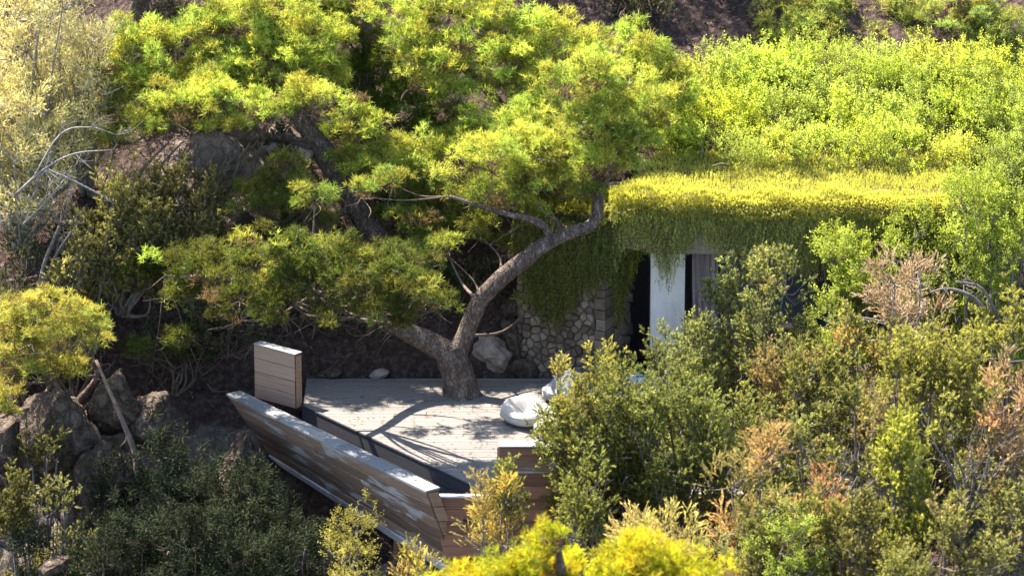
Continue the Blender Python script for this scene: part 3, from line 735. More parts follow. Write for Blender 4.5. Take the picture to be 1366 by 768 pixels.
def pine(label, trunk, limbs, pads, seed, group='pines on the hillside', c0=None, c1=None, tufts=28, bark='bark', rad=.2, dead=4, density=1.0, wob=.12, under=.10, sidew=.16):
    rng = np.random.default_rng(seed)
    c0 = PINE['c0'] if c0 is None else c0; c1 = PINE['c1'] if c1 is None else c1
    root = thing('pine_tree', label, 'pine', group)
    def path(L):
        P = [at(u, v, y) for u, v, y, r in L]; R = [r / ppm(y) for u, v, y, r in L]; return P, R
    P, R = path(trunk); g = Geo(); g.tube(P, R, 22, wob, 8, seed); g.build('trunk', M[bark], root)
    skel = [(p, r) for p, r in zip(P, R)][1:]
    for Lb in limbs:
        P, R = path(Lb); g = Geo(); g.tube(P, R, 14, wob * .8, 7, seed + 3); g.build('branch', M[bark], root)
        skel += list(zip(P, R))
    SP = np.array([p for p, r in skel]); SR = np.array([r for p, r in skel])
    allc = []; und = []; alt = []
    tw = Geo()
    for pi, pd in enumerate(pads):
        u, v, y, rx, rz = pd[:5]; s = 1 / ppm(y); c = at(u, v, y); R3 = C(rx * s, max(rx, rz) * .85 * s, rz * s)
        rx *= 1.12; rz *= 1.18; R3 = R3 * C(1.12, 1.0, 1.18); n = max(5, int(rx * rz / 82. * density)); d = sph(rng, n, -.35)
        cen = c + d * R3 * np.where(rng.random((n, 1)) < .12, rng.uniform(1.0, 1.55, (n, 1)), rng.uniform(.45, 1.05, (n, 1)))
        allc.append(cen); tone_ = pd[5] if len(pd) > 5 else 1.0; alt.append(np.full(n, tone_))  # optional pad tone; on the low pads it paints shade into the needles
        if under:
            m = max(1, int(n * under * 2)); e = sph(rng, m * 3); e = e[e[:, 2] < -.1][:m]
            und.append(c + e * R3 * .75)
        # branch from the nearest point of the skeleton to the pad, then twigs to each puff
        k = np.argmin(((SP - c) ** 2).sum(1) + np.where(SP[:, 2] > c[2] + .3, 4, 0)); a = SP[k]; b = c - C(0, 0, R3[2] * .45)
        mid = (a + b) / 2 + C(0, 0, -.12 * np.linalg.norm(b - a) * rng.uniform(.2, 1)) + rng.normal(size=3) * .08
        r0 = min(SR[k] * .5, .013 + .012 * np.linalg.norm(b - a)); gb = Geo(); gb.tube([a, mid, b], [r0, r0 * .7, r0 * .4], 7, .1, 5, seed); 
        for q in cen[:: 1 if n < 14 else 2]:
            mm = (b + q) / 2 + rng.normal(size=3) * .07; gb.tube([b, mm, q], [r0 * .34, r0 * .22, .004], 4, 0, 3)
        for q in range(dead):                    # bare dead twigs under the pad
            e = b + rng.normal(size=3) * C(.35, .35, .12) + C(0, 0, -.12); gb.tube([b, (b + e) / 2 + rng.normal(size=3) * .05, e], [.012, .008, .003], 4, 0, 3)
        gb.build('branch', M['brown_twig'], root)
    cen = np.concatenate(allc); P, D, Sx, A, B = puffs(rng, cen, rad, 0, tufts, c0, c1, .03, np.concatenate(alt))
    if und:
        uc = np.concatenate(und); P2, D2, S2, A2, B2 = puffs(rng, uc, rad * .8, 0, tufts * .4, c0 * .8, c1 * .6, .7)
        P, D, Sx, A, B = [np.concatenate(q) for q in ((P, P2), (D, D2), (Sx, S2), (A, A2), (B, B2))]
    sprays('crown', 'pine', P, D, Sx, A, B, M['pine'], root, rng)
    return root

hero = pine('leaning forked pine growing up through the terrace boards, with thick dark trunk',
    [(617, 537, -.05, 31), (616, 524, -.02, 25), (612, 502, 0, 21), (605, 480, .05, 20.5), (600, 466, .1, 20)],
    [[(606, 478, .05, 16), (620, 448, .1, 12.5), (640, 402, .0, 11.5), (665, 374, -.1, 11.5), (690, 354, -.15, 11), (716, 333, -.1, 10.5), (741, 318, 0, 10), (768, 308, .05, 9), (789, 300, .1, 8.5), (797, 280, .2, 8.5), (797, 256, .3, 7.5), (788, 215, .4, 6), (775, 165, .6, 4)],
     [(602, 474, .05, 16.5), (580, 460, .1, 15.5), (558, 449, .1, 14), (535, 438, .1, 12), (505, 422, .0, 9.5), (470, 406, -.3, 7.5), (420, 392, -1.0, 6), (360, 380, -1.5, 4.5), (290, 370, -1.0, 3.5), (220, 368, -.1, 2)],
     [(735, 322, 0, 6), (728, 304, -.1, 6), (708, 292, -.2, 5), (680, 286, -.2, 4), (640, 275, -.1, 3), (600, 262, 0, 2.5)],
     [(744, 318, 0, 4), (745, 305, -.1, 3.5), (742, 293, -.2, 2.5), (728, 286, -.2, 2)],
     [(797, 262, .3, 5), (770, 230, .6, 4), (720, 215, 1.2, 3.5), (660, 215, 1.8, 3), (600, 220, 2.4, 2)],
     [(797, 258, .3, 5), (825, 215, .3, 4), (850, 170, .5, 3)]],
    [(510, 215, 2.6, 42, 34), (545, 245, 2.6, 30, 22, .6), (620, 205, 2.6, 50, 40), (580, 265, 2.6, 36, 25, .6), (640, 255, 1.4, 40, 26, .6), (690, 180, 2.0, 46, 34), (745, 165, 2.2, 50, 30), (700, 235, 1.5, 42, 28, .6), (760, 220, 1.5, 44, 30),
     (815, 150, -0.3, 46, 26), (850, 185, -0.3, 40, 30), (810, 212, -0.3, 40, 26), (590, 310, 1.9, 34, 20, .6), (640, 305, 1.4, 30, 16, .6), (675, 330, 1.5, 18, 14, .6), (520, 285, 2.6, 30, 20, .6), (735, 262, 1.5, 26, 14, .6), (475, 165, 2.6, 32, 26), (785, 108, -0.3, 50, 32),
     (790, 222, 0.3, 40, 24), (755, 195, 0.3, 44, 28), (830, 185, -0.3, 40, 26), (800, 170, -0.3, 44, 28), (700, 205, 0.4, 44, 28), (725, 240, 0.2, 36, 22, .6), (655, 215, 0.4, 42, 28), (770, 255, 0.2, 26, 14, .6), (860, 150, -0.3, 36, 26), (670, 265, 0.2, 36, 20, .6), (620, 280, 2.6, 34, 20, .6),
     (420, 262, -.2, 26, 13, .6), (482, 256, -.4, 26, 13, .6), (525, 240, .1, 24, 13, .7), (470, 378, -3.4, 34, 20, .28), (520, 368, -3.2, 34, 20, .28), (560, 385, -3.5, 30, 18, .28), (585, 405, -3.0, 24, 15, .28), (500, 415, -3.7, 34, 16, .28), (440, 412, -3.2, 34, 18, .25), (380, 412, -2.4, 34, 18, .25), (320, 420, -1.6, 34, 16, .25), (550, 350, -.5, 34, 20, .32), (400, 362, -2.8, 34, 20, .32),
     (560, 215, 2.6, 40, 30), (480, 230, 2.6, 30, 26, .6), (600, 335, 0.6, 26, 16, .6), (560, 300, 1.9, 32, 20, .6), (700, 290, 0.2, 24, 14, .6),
     # the low limb over the parapet; low tones put canopy shade into its needles
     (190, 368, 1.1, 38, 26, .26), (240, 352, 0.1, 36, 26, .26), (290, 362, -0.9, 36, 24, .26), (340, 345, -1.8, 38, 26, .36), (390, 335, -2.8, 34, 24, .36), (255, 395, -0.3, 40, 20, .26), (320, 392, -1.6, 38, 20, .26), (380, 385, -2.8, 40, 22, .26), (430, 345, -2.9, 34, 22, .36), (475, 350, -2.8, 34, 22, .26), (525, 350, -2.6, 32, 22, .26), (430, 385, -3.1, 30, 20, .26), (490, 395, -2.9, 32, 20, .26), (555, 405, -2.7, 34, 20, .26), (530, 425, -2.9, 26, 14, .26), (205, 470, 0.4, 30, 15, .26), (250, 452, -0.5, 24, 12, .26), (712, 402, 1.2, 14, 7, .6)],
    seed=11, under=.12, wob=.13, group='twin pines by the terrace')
leftp = pine('broad pine with a slanting trunk behind the terrace, bright crown and brown bare underside',
    [(522, 350, 2.5, 24), (500, 310, 2.7, 20), (480, 280, 2.9, 18), (455, 240, 3.1, 16), (430, 200, 3.4, 15), (405, 165, 3.6, 12), (385, 130, 3.8, 8)],
    [[(430, 205, 3.4, 9), (390, 188, 3.3, 7), (330, 180, 3.2, 5), (270, 172, 3.2, 4), (210, 165, 3.1, 3)],
     [(410, 170, 3.6, 8), (360, 130, 3.8, 6), (300, 100, 3.9, 5), (230, 90, 3.8, 4), (180, 95, 3.7, 3)],
     [(405, 165, 3.6, 8), (415, 110, 4, 6), (400, 60, 4.2, 5), (380, 25, 4.2, 3)],
     [(460, 250, 3.1, 6), (430, 255, 2.9, 5), (400, 270, 2.8, 3)], [(475, 275, 2.9, 6), (440, 290, 2.7, 4), (400, 300, 2.5, 2.5)]],
    [(360, 100, 3.5, 40, 26), (310, 110, 3.5, 40, 24), (260, 130, 2.2, 40, 20), (405, 130, 2.2, 30, 24), (350, 145, 2.2, 40, 18), (215, 165, 3.0, 36, 18), (290, 165, 2.2, 40, 14), (195, 62, 3.6, 38, 30), (160, 105, 3.3, 36, 30), (215, 108, 3.3, 40, 30), (175, 150, 3.1, 36, 28), (235, 150, 2.2, 44, 26), (265, 45, 3.8, 44, 32), (320, 30, 4.0, 42, 34), (290, 90, 3.4, 44, 30), (345, 75, 3.7, 42, 34), (400, 75, 3.8, 42, 36), (425, 105, 3.7, 34, 30), (300, 135, 2.2, 36, 22), (385, 120, 3.5, 34, 20), (385, 35, 4.1, 40, 30), (440, 60, 4.1, 24, 24), (150, 185, 3.0, 20, 16), (405, 268, 1.7, 30, 24, .45), (430, 300, 1.6, 20, 14, .45), (345, 268, 1.6, 36, 26, .45), (380, 235, 1.9, 24, 20, .45)],
    seed=12, tufts=32, dead=10, density=1.1, under=.22, group='twin pines by the terrace', c1=C(.67, .69, .11))
backp = pine('tall yellow green pine rising above the forked pine, near the dark slope',
    [(700, 300, 3.6, 16), (695, 220, 3.7, 14), (690, 140, 3.8, 11), (690, 70, 3.9, 8), (690, 20, 4, 5)],
    [[(692, 170, 3.8, 8), (640, 110, 3.6, 6), (590, 70, 3.6, 4)], [(690, 120, 3.8, 8), (760, 90, 3.5, 6), (840, 70, 3.5, 4)], [(690, 60, 3.9, 6), (620, 20, 3.9, 5), (560, 10, 4, 3)]],
    [(545, 45, 3.7, 40, 34), (590, 15, 4.0, 46, 30), (600, 75, 3.4, 44, 32), (650, 30, 3.9, 44, 34), (555, 100, 3.4, 38, 30), (610, 125, 3.2, 40, 26), (670, 95, 3.3, 46, 34), (725, 60, 3.6, 46, 36), (700, 125, 3, 44, 28), (770, 75, 3.5, 46, 34), (755, 125, 3, 44, 26), (828, 68, 3.6, 40, 26), (820, 100, 3.2, 44, 30), (872, 98, 3.3, 40, 30), (885, 130, 3, 36, 30), (850, 130, 2.8, 36, 24), (902, 120, 3.3, 28, 26)],
    seed=13, c1=C(.69, .71, .11))
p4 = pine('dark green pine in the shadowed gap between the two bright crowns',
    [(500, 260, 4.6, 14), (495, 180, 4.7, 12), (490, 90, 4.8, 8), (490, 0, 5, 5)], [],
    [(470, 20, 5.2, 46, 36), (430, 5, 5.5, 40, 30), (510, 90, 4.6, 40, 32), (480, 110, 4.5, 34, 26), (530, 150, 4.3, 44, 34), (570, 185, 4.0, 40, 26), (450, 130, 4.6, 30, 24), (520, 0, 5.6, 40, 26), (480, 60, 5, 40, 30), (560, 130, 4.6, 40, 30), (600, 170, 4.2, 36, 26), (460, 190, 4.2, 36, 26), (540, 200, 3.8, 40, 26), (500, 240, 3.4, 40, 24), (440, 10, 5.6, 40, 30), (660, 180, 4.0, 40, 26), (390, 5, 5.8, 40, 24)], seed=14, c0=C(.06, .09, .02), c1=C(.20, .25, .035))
p5 = pine('soft grey green pine on the slope above the yellow thicket',
    [(1070, 130, 7.6, 8), (1065, 60, 7.7, 7), (1060, 0, 7.8, 5)], [],
    [(1040, 55, 7.2, 34, 26), (1080, 35, 7.4, 36, 28), (1060, 85, 7, 36, 24), (1110, 70, 7.1, 30, 26), (1050, 15, 7.8, 36, 22), (1105, 15, 7.7, 30, 22), (1030, 95, 6.9, 26, 20)], seed=15, c0=C(.15, .18, .05), c1=C(.46, .47, .10))
p6 = pine('hazy pale pine at the upper corner of the yellow thicket, with a dark stem',
    [(1300, 160, 7.6, 9), (1295, 80, 7.7, 8), (1290, 0, 7.8, 6)], [],
    [(1180, 30, 7.9, 40, 28), (1230, 20, 7.8, 42, 30), (1210, 65, 7.4, 40, 26), (1275, 50, 7.5, 40, 30), (1320, 30, 7.6, 42, 30), (1270, 95, 7.1, 40, 26), (1330, 90, 7.2, 40, 30), (1355, 50, 7.5, 34, 30), (1290, 10, 7.9, 40, 26), (1160, 70, 7.4, 34, 24), (1365, 120, 7, 30, 26)], seed=16, c0=C(.16, .19, .06), c1=C(.48, .49, .12))
fy = pine('bright yellow pine top, out of focus, rising below the terrace',
    [(760, 1100, -16, 14), (755, 900, -16, 12), (750, 780, -16, 8), (745, 730, -16, 4)], [[(752, 850, -16, 7), (830, 770, -16, 5), (890, 740, -16, 3)], [(752, 880, -16, 7), (650, 800, -16, 5), (610, 775, -16, 3)]],
    [(732, 730, -16, 26, 24), (705, 762, -16, 34, 22), (760, 765, -15.6, 30, 20), (660, 775, -16.2, 30, 20), (600, 790, -16.3, 40, 24), (820, 765, -15.8, 30, 26), (870, 745, -15.8, 44, 32), (925, 770, -15.7, 34, 26), (880, 790, -16.2, 60, 30), (740, 800, -16, 70, 30), (950, 800, -16, 30, 30)], seed=17, c0=C(.2, .2, .015), c1=C(.68, .60, .03), rad=.2)
ls = pine('yellow olive pine bush leaning over the cliff edge',
    [(120, 640, -.6, 7), (95, 560, -.7, 7), (70, 510, -.7, 6), (40, 460, -.7, 4)], [[(90, 550, -.7, 5), (130, 500, -.7, 4), (110, 460, -.7, 3)]],
    [(20, 425, -1.4, 34, 24), (70, 405, -2.2, 36, 18), (110, 425, -0.6, 28, 20), (40, 460, -1.6, 40, 22), (95, 455, -2.4, 34, 20), (10, 490, -0.9, 34, 24), (60, 495, -1.8, 34, 20), (10, 540, -2.6, 24, 24), (100, 490, -1.0, 22, 14)], seed=18, c0=C(.2, .2, .04), c1=C(.46, .43, .10), under=.2)

# pines higher up the slope, mostly above the picture, that shade the dark ground
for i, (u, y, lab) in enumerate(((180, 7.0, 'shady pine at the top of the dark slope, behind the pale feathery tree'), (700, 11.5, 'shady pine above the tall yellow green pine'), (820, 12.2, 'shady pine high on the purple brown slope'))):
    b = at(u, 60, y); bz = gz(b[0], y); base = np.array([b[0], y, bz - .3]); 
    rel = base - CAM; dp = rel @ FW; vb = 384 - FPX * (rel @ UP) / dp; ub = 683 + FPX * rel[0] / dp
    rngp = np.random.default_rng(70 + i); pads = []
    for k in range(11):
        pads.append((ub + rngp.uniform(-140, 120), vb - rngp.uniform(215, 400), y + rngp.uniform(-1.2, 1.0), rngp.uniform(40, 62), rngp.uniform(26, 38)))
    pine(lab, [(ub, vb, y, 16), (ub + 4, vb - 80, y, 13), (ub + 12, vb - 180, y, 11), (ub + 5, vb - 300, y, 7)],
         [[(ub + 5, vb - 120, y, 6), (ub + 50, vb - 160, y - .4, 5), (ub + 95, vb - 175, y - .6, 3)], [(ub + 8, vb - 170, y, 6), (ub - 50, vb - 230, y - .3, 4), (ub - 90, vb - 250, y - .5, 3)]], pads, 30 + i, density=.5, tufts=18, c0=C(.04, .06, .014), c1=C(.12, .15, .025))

# ------------------------------------------------------------------ shrubs
def shrub(kind, u, vtop, y, hw, label, name='shrub', cat='shrub', group=None, tpl='juniper', m='juniper', c0=(.05, .06, .02), c1=(.16, .165, .05), c2=None, mix2=.0,
          vbase=None, lobes=9, plumes=16, sprigs=13, pl=.42, pr=.13, up=.7, scale=1.0, shape='dome', seed=0, stems='twig', depth=None, bare=0, trunkw=.05):
    rng = np.random.default_rng(200 + seed); s = 1 / ppm(y)
    top = at(u, vtop, y); xb = top[0]; zb = gz(xb, y) - .08
    if vbase is not None: zb = max(zb, at(u, vbase, y)[2])
    H = max(.5, top[2] - zb); Rw = hw * s; base = C(xb, y, zb)
    root = thing(name, label, cat, group)
    c0 = np.array(c0) * 1.6; c1 = np.array(c1) * 2.2; c2 = c1 if c2 is None else np.array(c2) * 1.9
    # lobes
    LC = []; LR = []
    for k in range(lobes):
        for _ in range(30):
            t = rng.uniform(.12, .97) if shape != 'fan' else rng.uniform(.2, .95)
            if shape == 'cone': w = (1 - t) ** .8 * .95 + .05
            elif shape == 'fan': w = .35 + .65 * min(1, t * 1.6) * (1 - max(0, t - .75))
            else: w = math.sqrt(max(0, 1 - max(0, (t - .45) / .55) ** 2)) * min(1, .55 + t)
            a = rng.uniform(0, 2 * math.pi); r = w * math.sqrt(rng.uniform(.08, 1)) 
            rad = np.clip(Rw * rng.uniform(.26, .42), .18, .62) * (1 if shape != 'cone' else .5 + .6 * w)
            q = base + C(max(0, Rw - rad * .55) * r * math.cos(a), max(0, (depth or Rw) - rad * .55) * r * math.sin(a), 0) + C(0, 0, max(.1, min(t * H, H - rad * (1.25 if name == 'juniper' else .55))))
            if all(np.linalg.norm(q - o) > .75 * max(rad, o_r) for o, o_r in zip(LC, LR)): break
        LC.append(q); LR.append(rad)
    P = []; D = []; A = []; B = []; Sx = []; g = Geo()
    for q, rad in zip(LC, LR):
        hfrac = np.clip((q[2] - zb) / H, 0, 1)
        npl = max(5, int(plumes * (.82 if name in ('juniper', 'feathery_tree') else 1) * (rad / .4) ** 1.6)); n = sph(rng, npl, -.5)
        pc = q + n * (C(.72, .72, 1.55) if name == 'juniper' else 1.0) * rad * rng.uniform(.45, .95, (npl, 1)); ax = unit(n * (1 - up) + C(0, 0, up) + rng.normal(size=(npl, 3)) * .16)
        tone = rng.uniform(.8, 1.2); two = rng.random() < mix2
        for c_, x_ in zip(pc, ax):
            k = max(3, int(sprigs * rng.uniform(.7, 1.3))); t = rng.random(k) ** .8; L = pl * rng.uniform(.6, 1.25)
            rd = rng.normal(size=(k, 3)); rd = unit(rd - (rd @ x_)[:, None] * x_)
            P.append(c_ + x_ * (t * L)[:, None] + rd * (pr * (1.15 - .9 * t) * rng.uniform(.2, 1, k))[:, None])
            D.append(x_ * .75 + rd * .6 + rng.normal(size=(k, 3)) * .25)
            j = tone * rng.uniform(.75, 1.25) * rng.uniform(.85, 1.15, (k, 1)); e = (c2 if (two or rng.random() < mix2 * .3) else c1)
            A.append((c0 * .6 + e * .25 if e is c2 else c0) * j); B.append(e * j); Sx.append(scale * rng.uniform(.75, 1.25, k))
        b0 = base + C(rng.uniform(-.1, .1) * Rw, rng.uniform(-.1, .1) * Rw, 0)
        mid = (b0 + q) / 2 + rng.normal(size=3) * .12 * rad * 3 + C(0, 0, -.05)
        r0 = trunkw * (.6 + .5 * rng.random()) * min(1, H / 2); g.tube([b0, mid, q], [r0, r0 * .65, r0 * .3], 6, .1, 5, seed)
        for c_, x_ in list(zip(pc, ax))[::2]: g.tube([q, c_, c_ + x_ * pl * .5], [r0 * .3, r0 * .2, .004], 4, 0, 2)
    for k in range(bare):
        q = base + C(rng.uniform(-1, 1) * Rw, rng.uniform(-1, 0.2) * Rw, H * rng.uniform(.15, .8)); d_ = unit(rng.normal(size=3) + C(0, -.3, .5)) * rng.uniform(.3, .7)
        g.tube([q, q + d_ * .5 + rng.normal(size=3) * .06, q + d_], [.014, .01, .004], 4, 0, 3)
    g.build('stem', M[stems], root)
    P, D, Sx, A, B = [np.concatenate(q_) for q_ in (P, D, Sx, A, B)]
    sprays('crown', tpl, P, D, Sx, A, B, M[m], root, rng)
    return root
def juniper(u, v, y, hw, label, seed, **k):
    for q in ('c0', 'c1', 'c2'):
        if q in k: k[q] = tuple(np.array(k[q]) * (.78, .79, .72))
    return shrub('juniper', u, v, y, hw, label, 'juniper', 'juniper', 'junipers around the terrace', seed=seed, **{**dict(up=.8, pl=.5, pr=.115), **k})
OL0, OL1 = (.055, .064, .025), (.165, .172, .07)
juniper(1010, 348, -2.0, 95, 'tall olive juniper standing in front of the house, hiding its window', 1, lobes=26, plumes=15, bare=8, c0=OL0, c1=OL1, c2=(.24, .17, .09), mix2=.06, shape='dome')
juniper(930, 440, -3.6, 70, 'olive juniper beside the white column, its top just below the curtain', 2, lobes=18, bare=6, c0=OL0, c1=OL1)
juniper(800, 515, -5.9, 95, 'dark spreading juniper in front of the bean bags and the front parapet', 3, lobes=26, bare=14, c0=(.042, .052, .018), c1=(.14, .145, .045), c2=(.26, .22, .07), mix2=.15)
juniper(742, 488, -5.2, 26, 'thin juniper sprig with tan tips rising beside the bean bags', 4, lobes=6, plumes=9, c0=OL0, c1=(.27, .23, .08), shape='fan', pl=.3)
juniper(800, 482, -4.6, 46, 'golden tipped juniper in front of the pale blue bean bag', 5, lobes=10, c0=OL0, c1=(.25, .225, .065))
juniper(900, 520, -6.2, 90, 'dense dark juniper below the white column', 6, lobes=24, bare=10, c0=(.042, .054, .02), c1=(.14, .15, .05))
juniper(1075, 470, -4.4, 85, 'brownish olive juniper between the tall juniper and the dry pinkish shrub', 7, lobes=22, bare=12, c0=OL0, c1=(.17, .16, .055), c2=(.24, .16, .08), mix2=.12)
juniper(1240, 460, -5.0, 95, 'olive green juniper below the dry pinkish shrub', 8, lobes=24, bare=10, c0=OL0, c1=(.21, .20, .055))
juniper(1345, 400, -3.6, 60, 'olive juniper at the edge of the picture, under the shaded laurel', 9, lobes=16, bare=6, c0=OL0, c1=(.21, .20, .055))
juniper(1205, 570, -8.0, 72, 'bright green cone shaped juniper standing alone above the dry twigs', 10, lobes=30, plumes=14, shape='cone', c0=(.065, .08, .02), c1=(.24, .24, .05), bare=6)
juniper(1130, 520, -6.6, 60, 'low olive juniper behind the cone shaped one', 11, lobes=14, bare=14, c0=OL0, c1=(.18, .17, .06), c2=(.25, .19, .11), mix2=.2)
juniper(1350, 640, -8.4, 50, 'grey olive juniper at the lower corner beside the dry twigs', 12, lobes=14, bare=10, c0=OL0, c1=(.19, .18, .075), c2=(.24, .18, .1), mix2=.2)
juniper(985, 565, -6.6, 66, 'dark juniper behind the orange tipped shrub', 13, lobes=16, bare=8, c0=(.04, .052, .018), c1=(.15, .155, .05))
juniper(160, 250, 1.4, 75, 'clipped looking olive juniper on the cliff top with pale lit tips', 14, lobes=18, plumes=20, c0=(.055, .055, .028), c1=(.21, .19, .075), shape='dome', vbase=420, depth=.7)
juniper(245, 240, 1.8, 75, 'brownish juniper mound under the broad pine, above the low pine limb', 15, lobes=18, plumes=20, c0=(.055, .052, .028), c1=(.19, .165, .07), vbase=400, depth=.7)
juniper(110, 330, .9, 46, 'narrow juniper column at the dark gap with lit tips', 16, lobes=12, plumes=18, c0=(.055, .055, .028), c1=(.2, .18, .08), vbase=480)
juniper(20, 650, -4.2, 66, 'olive juniper bush at the foot of the cliff', 17, lobes=16, bare=6, c0=(.04, .044, .018), c1=(.10, .092, .034))
juniper(690, 640, -7.4, 60, 'dark juniper in the gap below the front parapet', 18, lobes=16, c0=(.04, .05, .018), c1=(.13, .13, .04), bare=6)
juniper(1060, 570, -7.0, 62, 'olive juniper hiding the end of the front parapet, behind the orange tipped shrub', 30, lobes=15, bare=8, c0=OL0, c1=(.165, .17, .065))
juniper(1085, 685, -9.0, 60, 'olive juniper filling the gap under the orange tipped shrub', 19, lobes=14, bare=8, c0=OL0, c1=(.19, .18, .06))
juniper(1150, 690, -9.6, 60, 'low brownish juniper at the foot of the cone shaped one', 20, lobes=14, bare=8, c0=OL0, c1=(.18, .16, .06), c2=(.25, .19, .11), mix2=.2)
juniper(1270, 690, -9.6, 60, 'low olive juniper among the purple grey twigs', 21, lobes=14, bare=14, c0=OL0, c1=(.19, .18, .06), c2=(.25, .19, .11), mix2=.2)
juniper(1300, 530, -6.2, 60, 'olive juniper between the cone shaped juniper and the orange brown shrub', 22, lobes=14, bare=10, c0=OL0, c1=(.2, .19, .06), c2=(.25, .19, .11), mix2=.15)
juniper(1150, 430, -3.6, 55, 'brownish juniper below the dry pinkish shrub and the low laurel', 23, lobes=14, bare=10, c0=OL0, c1=(.19, .17, .06), c2=(.28, .17, .08), mix2=.3)
juniper(780, 620, -7.6, 60, 'dark juniper behind the yellow pine top', 24, lobes=14, bare=8, c0=(.042, .052, .018), c1=(.14, .145, .045))
juniper(50, 560, -2.6, 45, 'scrubby juniper clinging to the brown crag', 25, lobes=10, bare=8, c0=(.035, .038, .018), c1=(.075, .072, .03))
juniper(95, 660, -4.0, 50, 'grey scrub clinging to the cliff below the crag', 26, lobes=10, bare=14, c0=(.05, .052, .03), c1=(.12, .12, .06))
juniper(1310, 740, -9.9, 60, 'low olive juniper at the bottom edge below the purple grey twigs', 27, lobes=14, bare=8, c0=OL0, c1=(.18, .17, .07))
juniper(1215, 745, -10.2, 60, 'low olive juniper at the bottom edge below the cone shaped one', 28, lobes=14, bare=8, c0=OL0, c1=(.18, .17, .06))
juniper(1010, 690, -9.2, 50, 'dull juniper between the orange tipped shrub and the tan yellow heath', 29, lobes=12, bare=8, c0=OL0, c1=(.16, .155, .06))
OR = (.32, .20, .08)
shrub('heath', 1010, 598, -8.9, 72, 'orange tipped drying shrub in front of the dark juniper', 'drying_shrub', 'shrub', 'drying orange shrubs', 'heath', 'dry', (.14, .11, .05), OR, (.24, .21, .07), .35, lobes=16, plumes=15, seed=30, up=.8, bare=10)
shrub('heath', 1345, 480, -6.4, 38, 'orange brown drying shrub at the picture edge beside the olive juniper', 'drying_shrub', 'shrub', 'drying orange shrubs', 'heath', 'dry', (.16, .10, .05), (.31, .20, .11), (.25, .2, .1), .4, lobes=12, plumes=15, seed=31, up=.75, bare=8)
shrub('heath', 1110, 625, -8.6, 34, 'small rust orange shrub between the grey twigs and the cone shaped juniper', 'drying_shrub', 'shrub', 'drying orange shrubs', 'heath', 'dry', (.14, .09, .05), (.36, .2, .08), (.24, .2, .08), .4, lobes=7, plumes=12, seed=32, up=.75, bare=10)
shrub('heath', 1215, 345, -2.2, 62, 'dry pinkish beige shrub among green leaves, below the roof edge', 'drying_shrub', 'shrub', 'drying orange shrubs', 'heath', 'dry', (.14, .105, .07), (.26, .195, .13), (.3, .2, .09), .25, lobes=14, plumes=14, seed=33, up=.6, bare=24, stems='pale_twig')
shrub('heath', 655, 655, -7.8, 52, 'yellow orange heath under the corner of the front parapet', 'heath_bush', 'heath', 'heaths below the terrace', 'heath', 'dry', (.15, .12, .04), (.38, .28, .055), (.24, .2, .09), .4, lobes=14, plumes=15, seed=34, up=.85, bare=8)
shrub('heath', 470, 692, -8.0, 55, 'olive yellow heath in front of the parapet underside', 'heath_bush', 'heath', 'heaths below the terrace', 'small_leaf', 'leaf', (.06, .06, .022), (.19, .165, .045), lobes=14, plumes=14, seed=35, up=.6, bare=6)
shrub('heath', 560, 690, -8.2, 48, 'upright brown green heath between the yellow heaths', 'heath_bush', 'heath', 'heaths below the terrace', 'heath', 'juniper', (.07, .065, .025), (.2, .17, .05), (.26, .18, .06), .3, lobes=13, plumes=13, seed=36, up=.9, bare=8)
shrub('heath', 880, 668, -9.5, 85, 'broad tan yellow heath behind the out of focus pine top', 'heath_bush', 'heath', 'heaths below the terrace', 'heath', 'dry', (.12, .11, .04), (.30, .26, .075), (.34, .26, .1), .35, lobes=20, plumes=15, seed=37, up=.6)
shrub('leafy', 1055, 700, -9.6, 60, 'fresh green leafy bush at the bottom, below the orange tipped shrub', 'leafy_bush', 'bush', None, 'small_leaf', 'leaf', (.065, .09, .02), (.20, .23, .05), lobes=14, plumes=14, seed=38, up=.5)
shrub('leafy', 960, 730, -10, 40, 'dull grey green bush beside the out of focus pine top', 'leafy_bush', 'bush', None, 'small_leaf', 'leaf', (.06, .075, .03), (.17, .17, .07), lobes=9, plumes=12, seed=39, up=.5, bare=10)
# laurels in front of the roof end
LG0, LG1 = (.06, .085, .014), (.19, .215, .04)
lau = 'laurels in front of the roof end'
shrub('laurel', 1125, 318, -.6, 62, 'bright green laurel shoots reaching up in front of the hanging creeper', 'laurel_bush', 'laurel', lau, 'leaf', 'leaf', LG0, LG1, lobes=18, plumes=15, sprigs=10, seed=40, up=.75, pl=.5)
shrub('laurel', 1205, 300, -.4, 58, 'bright laurel just below the right end of the planted roof', 'laurel_bush', 'laurel', lau, 'leaf', 'leaf', LG0, LG1, lobes=16, plumes=15, sprigs=10, seed=41, up=.75, pl=.5)
shrub('laurel', 1290, 245, .2, 75, 'large glossy laurel at the end of the roof, shaded dark at its foot', 'laurel_bush', 'laurel', lau, 'leaf', 'leaf', (.055, .08, .014), (.18, .21, .04), lobes=22, plumes=15, sprigs=10, seed=42, up=.7, pl=.5)
shrub('laurel', 1365, 265, .3, 50, 'laurel at the picture edge beside the large glossy one', 'laurel_bush', 'laurel', lau, 'leaf', 'leaf', (.055, .08, .014), (.18, .21, .04), lobes=14, plumes=15, sprigs=10, seed=43, up=.7, pl=.5)
shrub('laurel', 1130, 350, -1.6, 50, 'low laurel between the tall juniper and the dry pinkish shrub', 'laurel_bush', 'laurel', lau, 'leaf', 'leaf', LG0, LG1, lobes=12, plumes=15, sprigs=10, seed=44, up=.7, pl=.45)
shrub('laurel', 1305, 252, -.9, 56, 'laurel shoots hiding the end corner of the planted roof', 'laurel_bush', 'laurel', lau, 'leaf', 'leaf', LG0, LG1, lobes=16, plumes=15, sprigs=10, seed=45, up=.75, pl=.5)
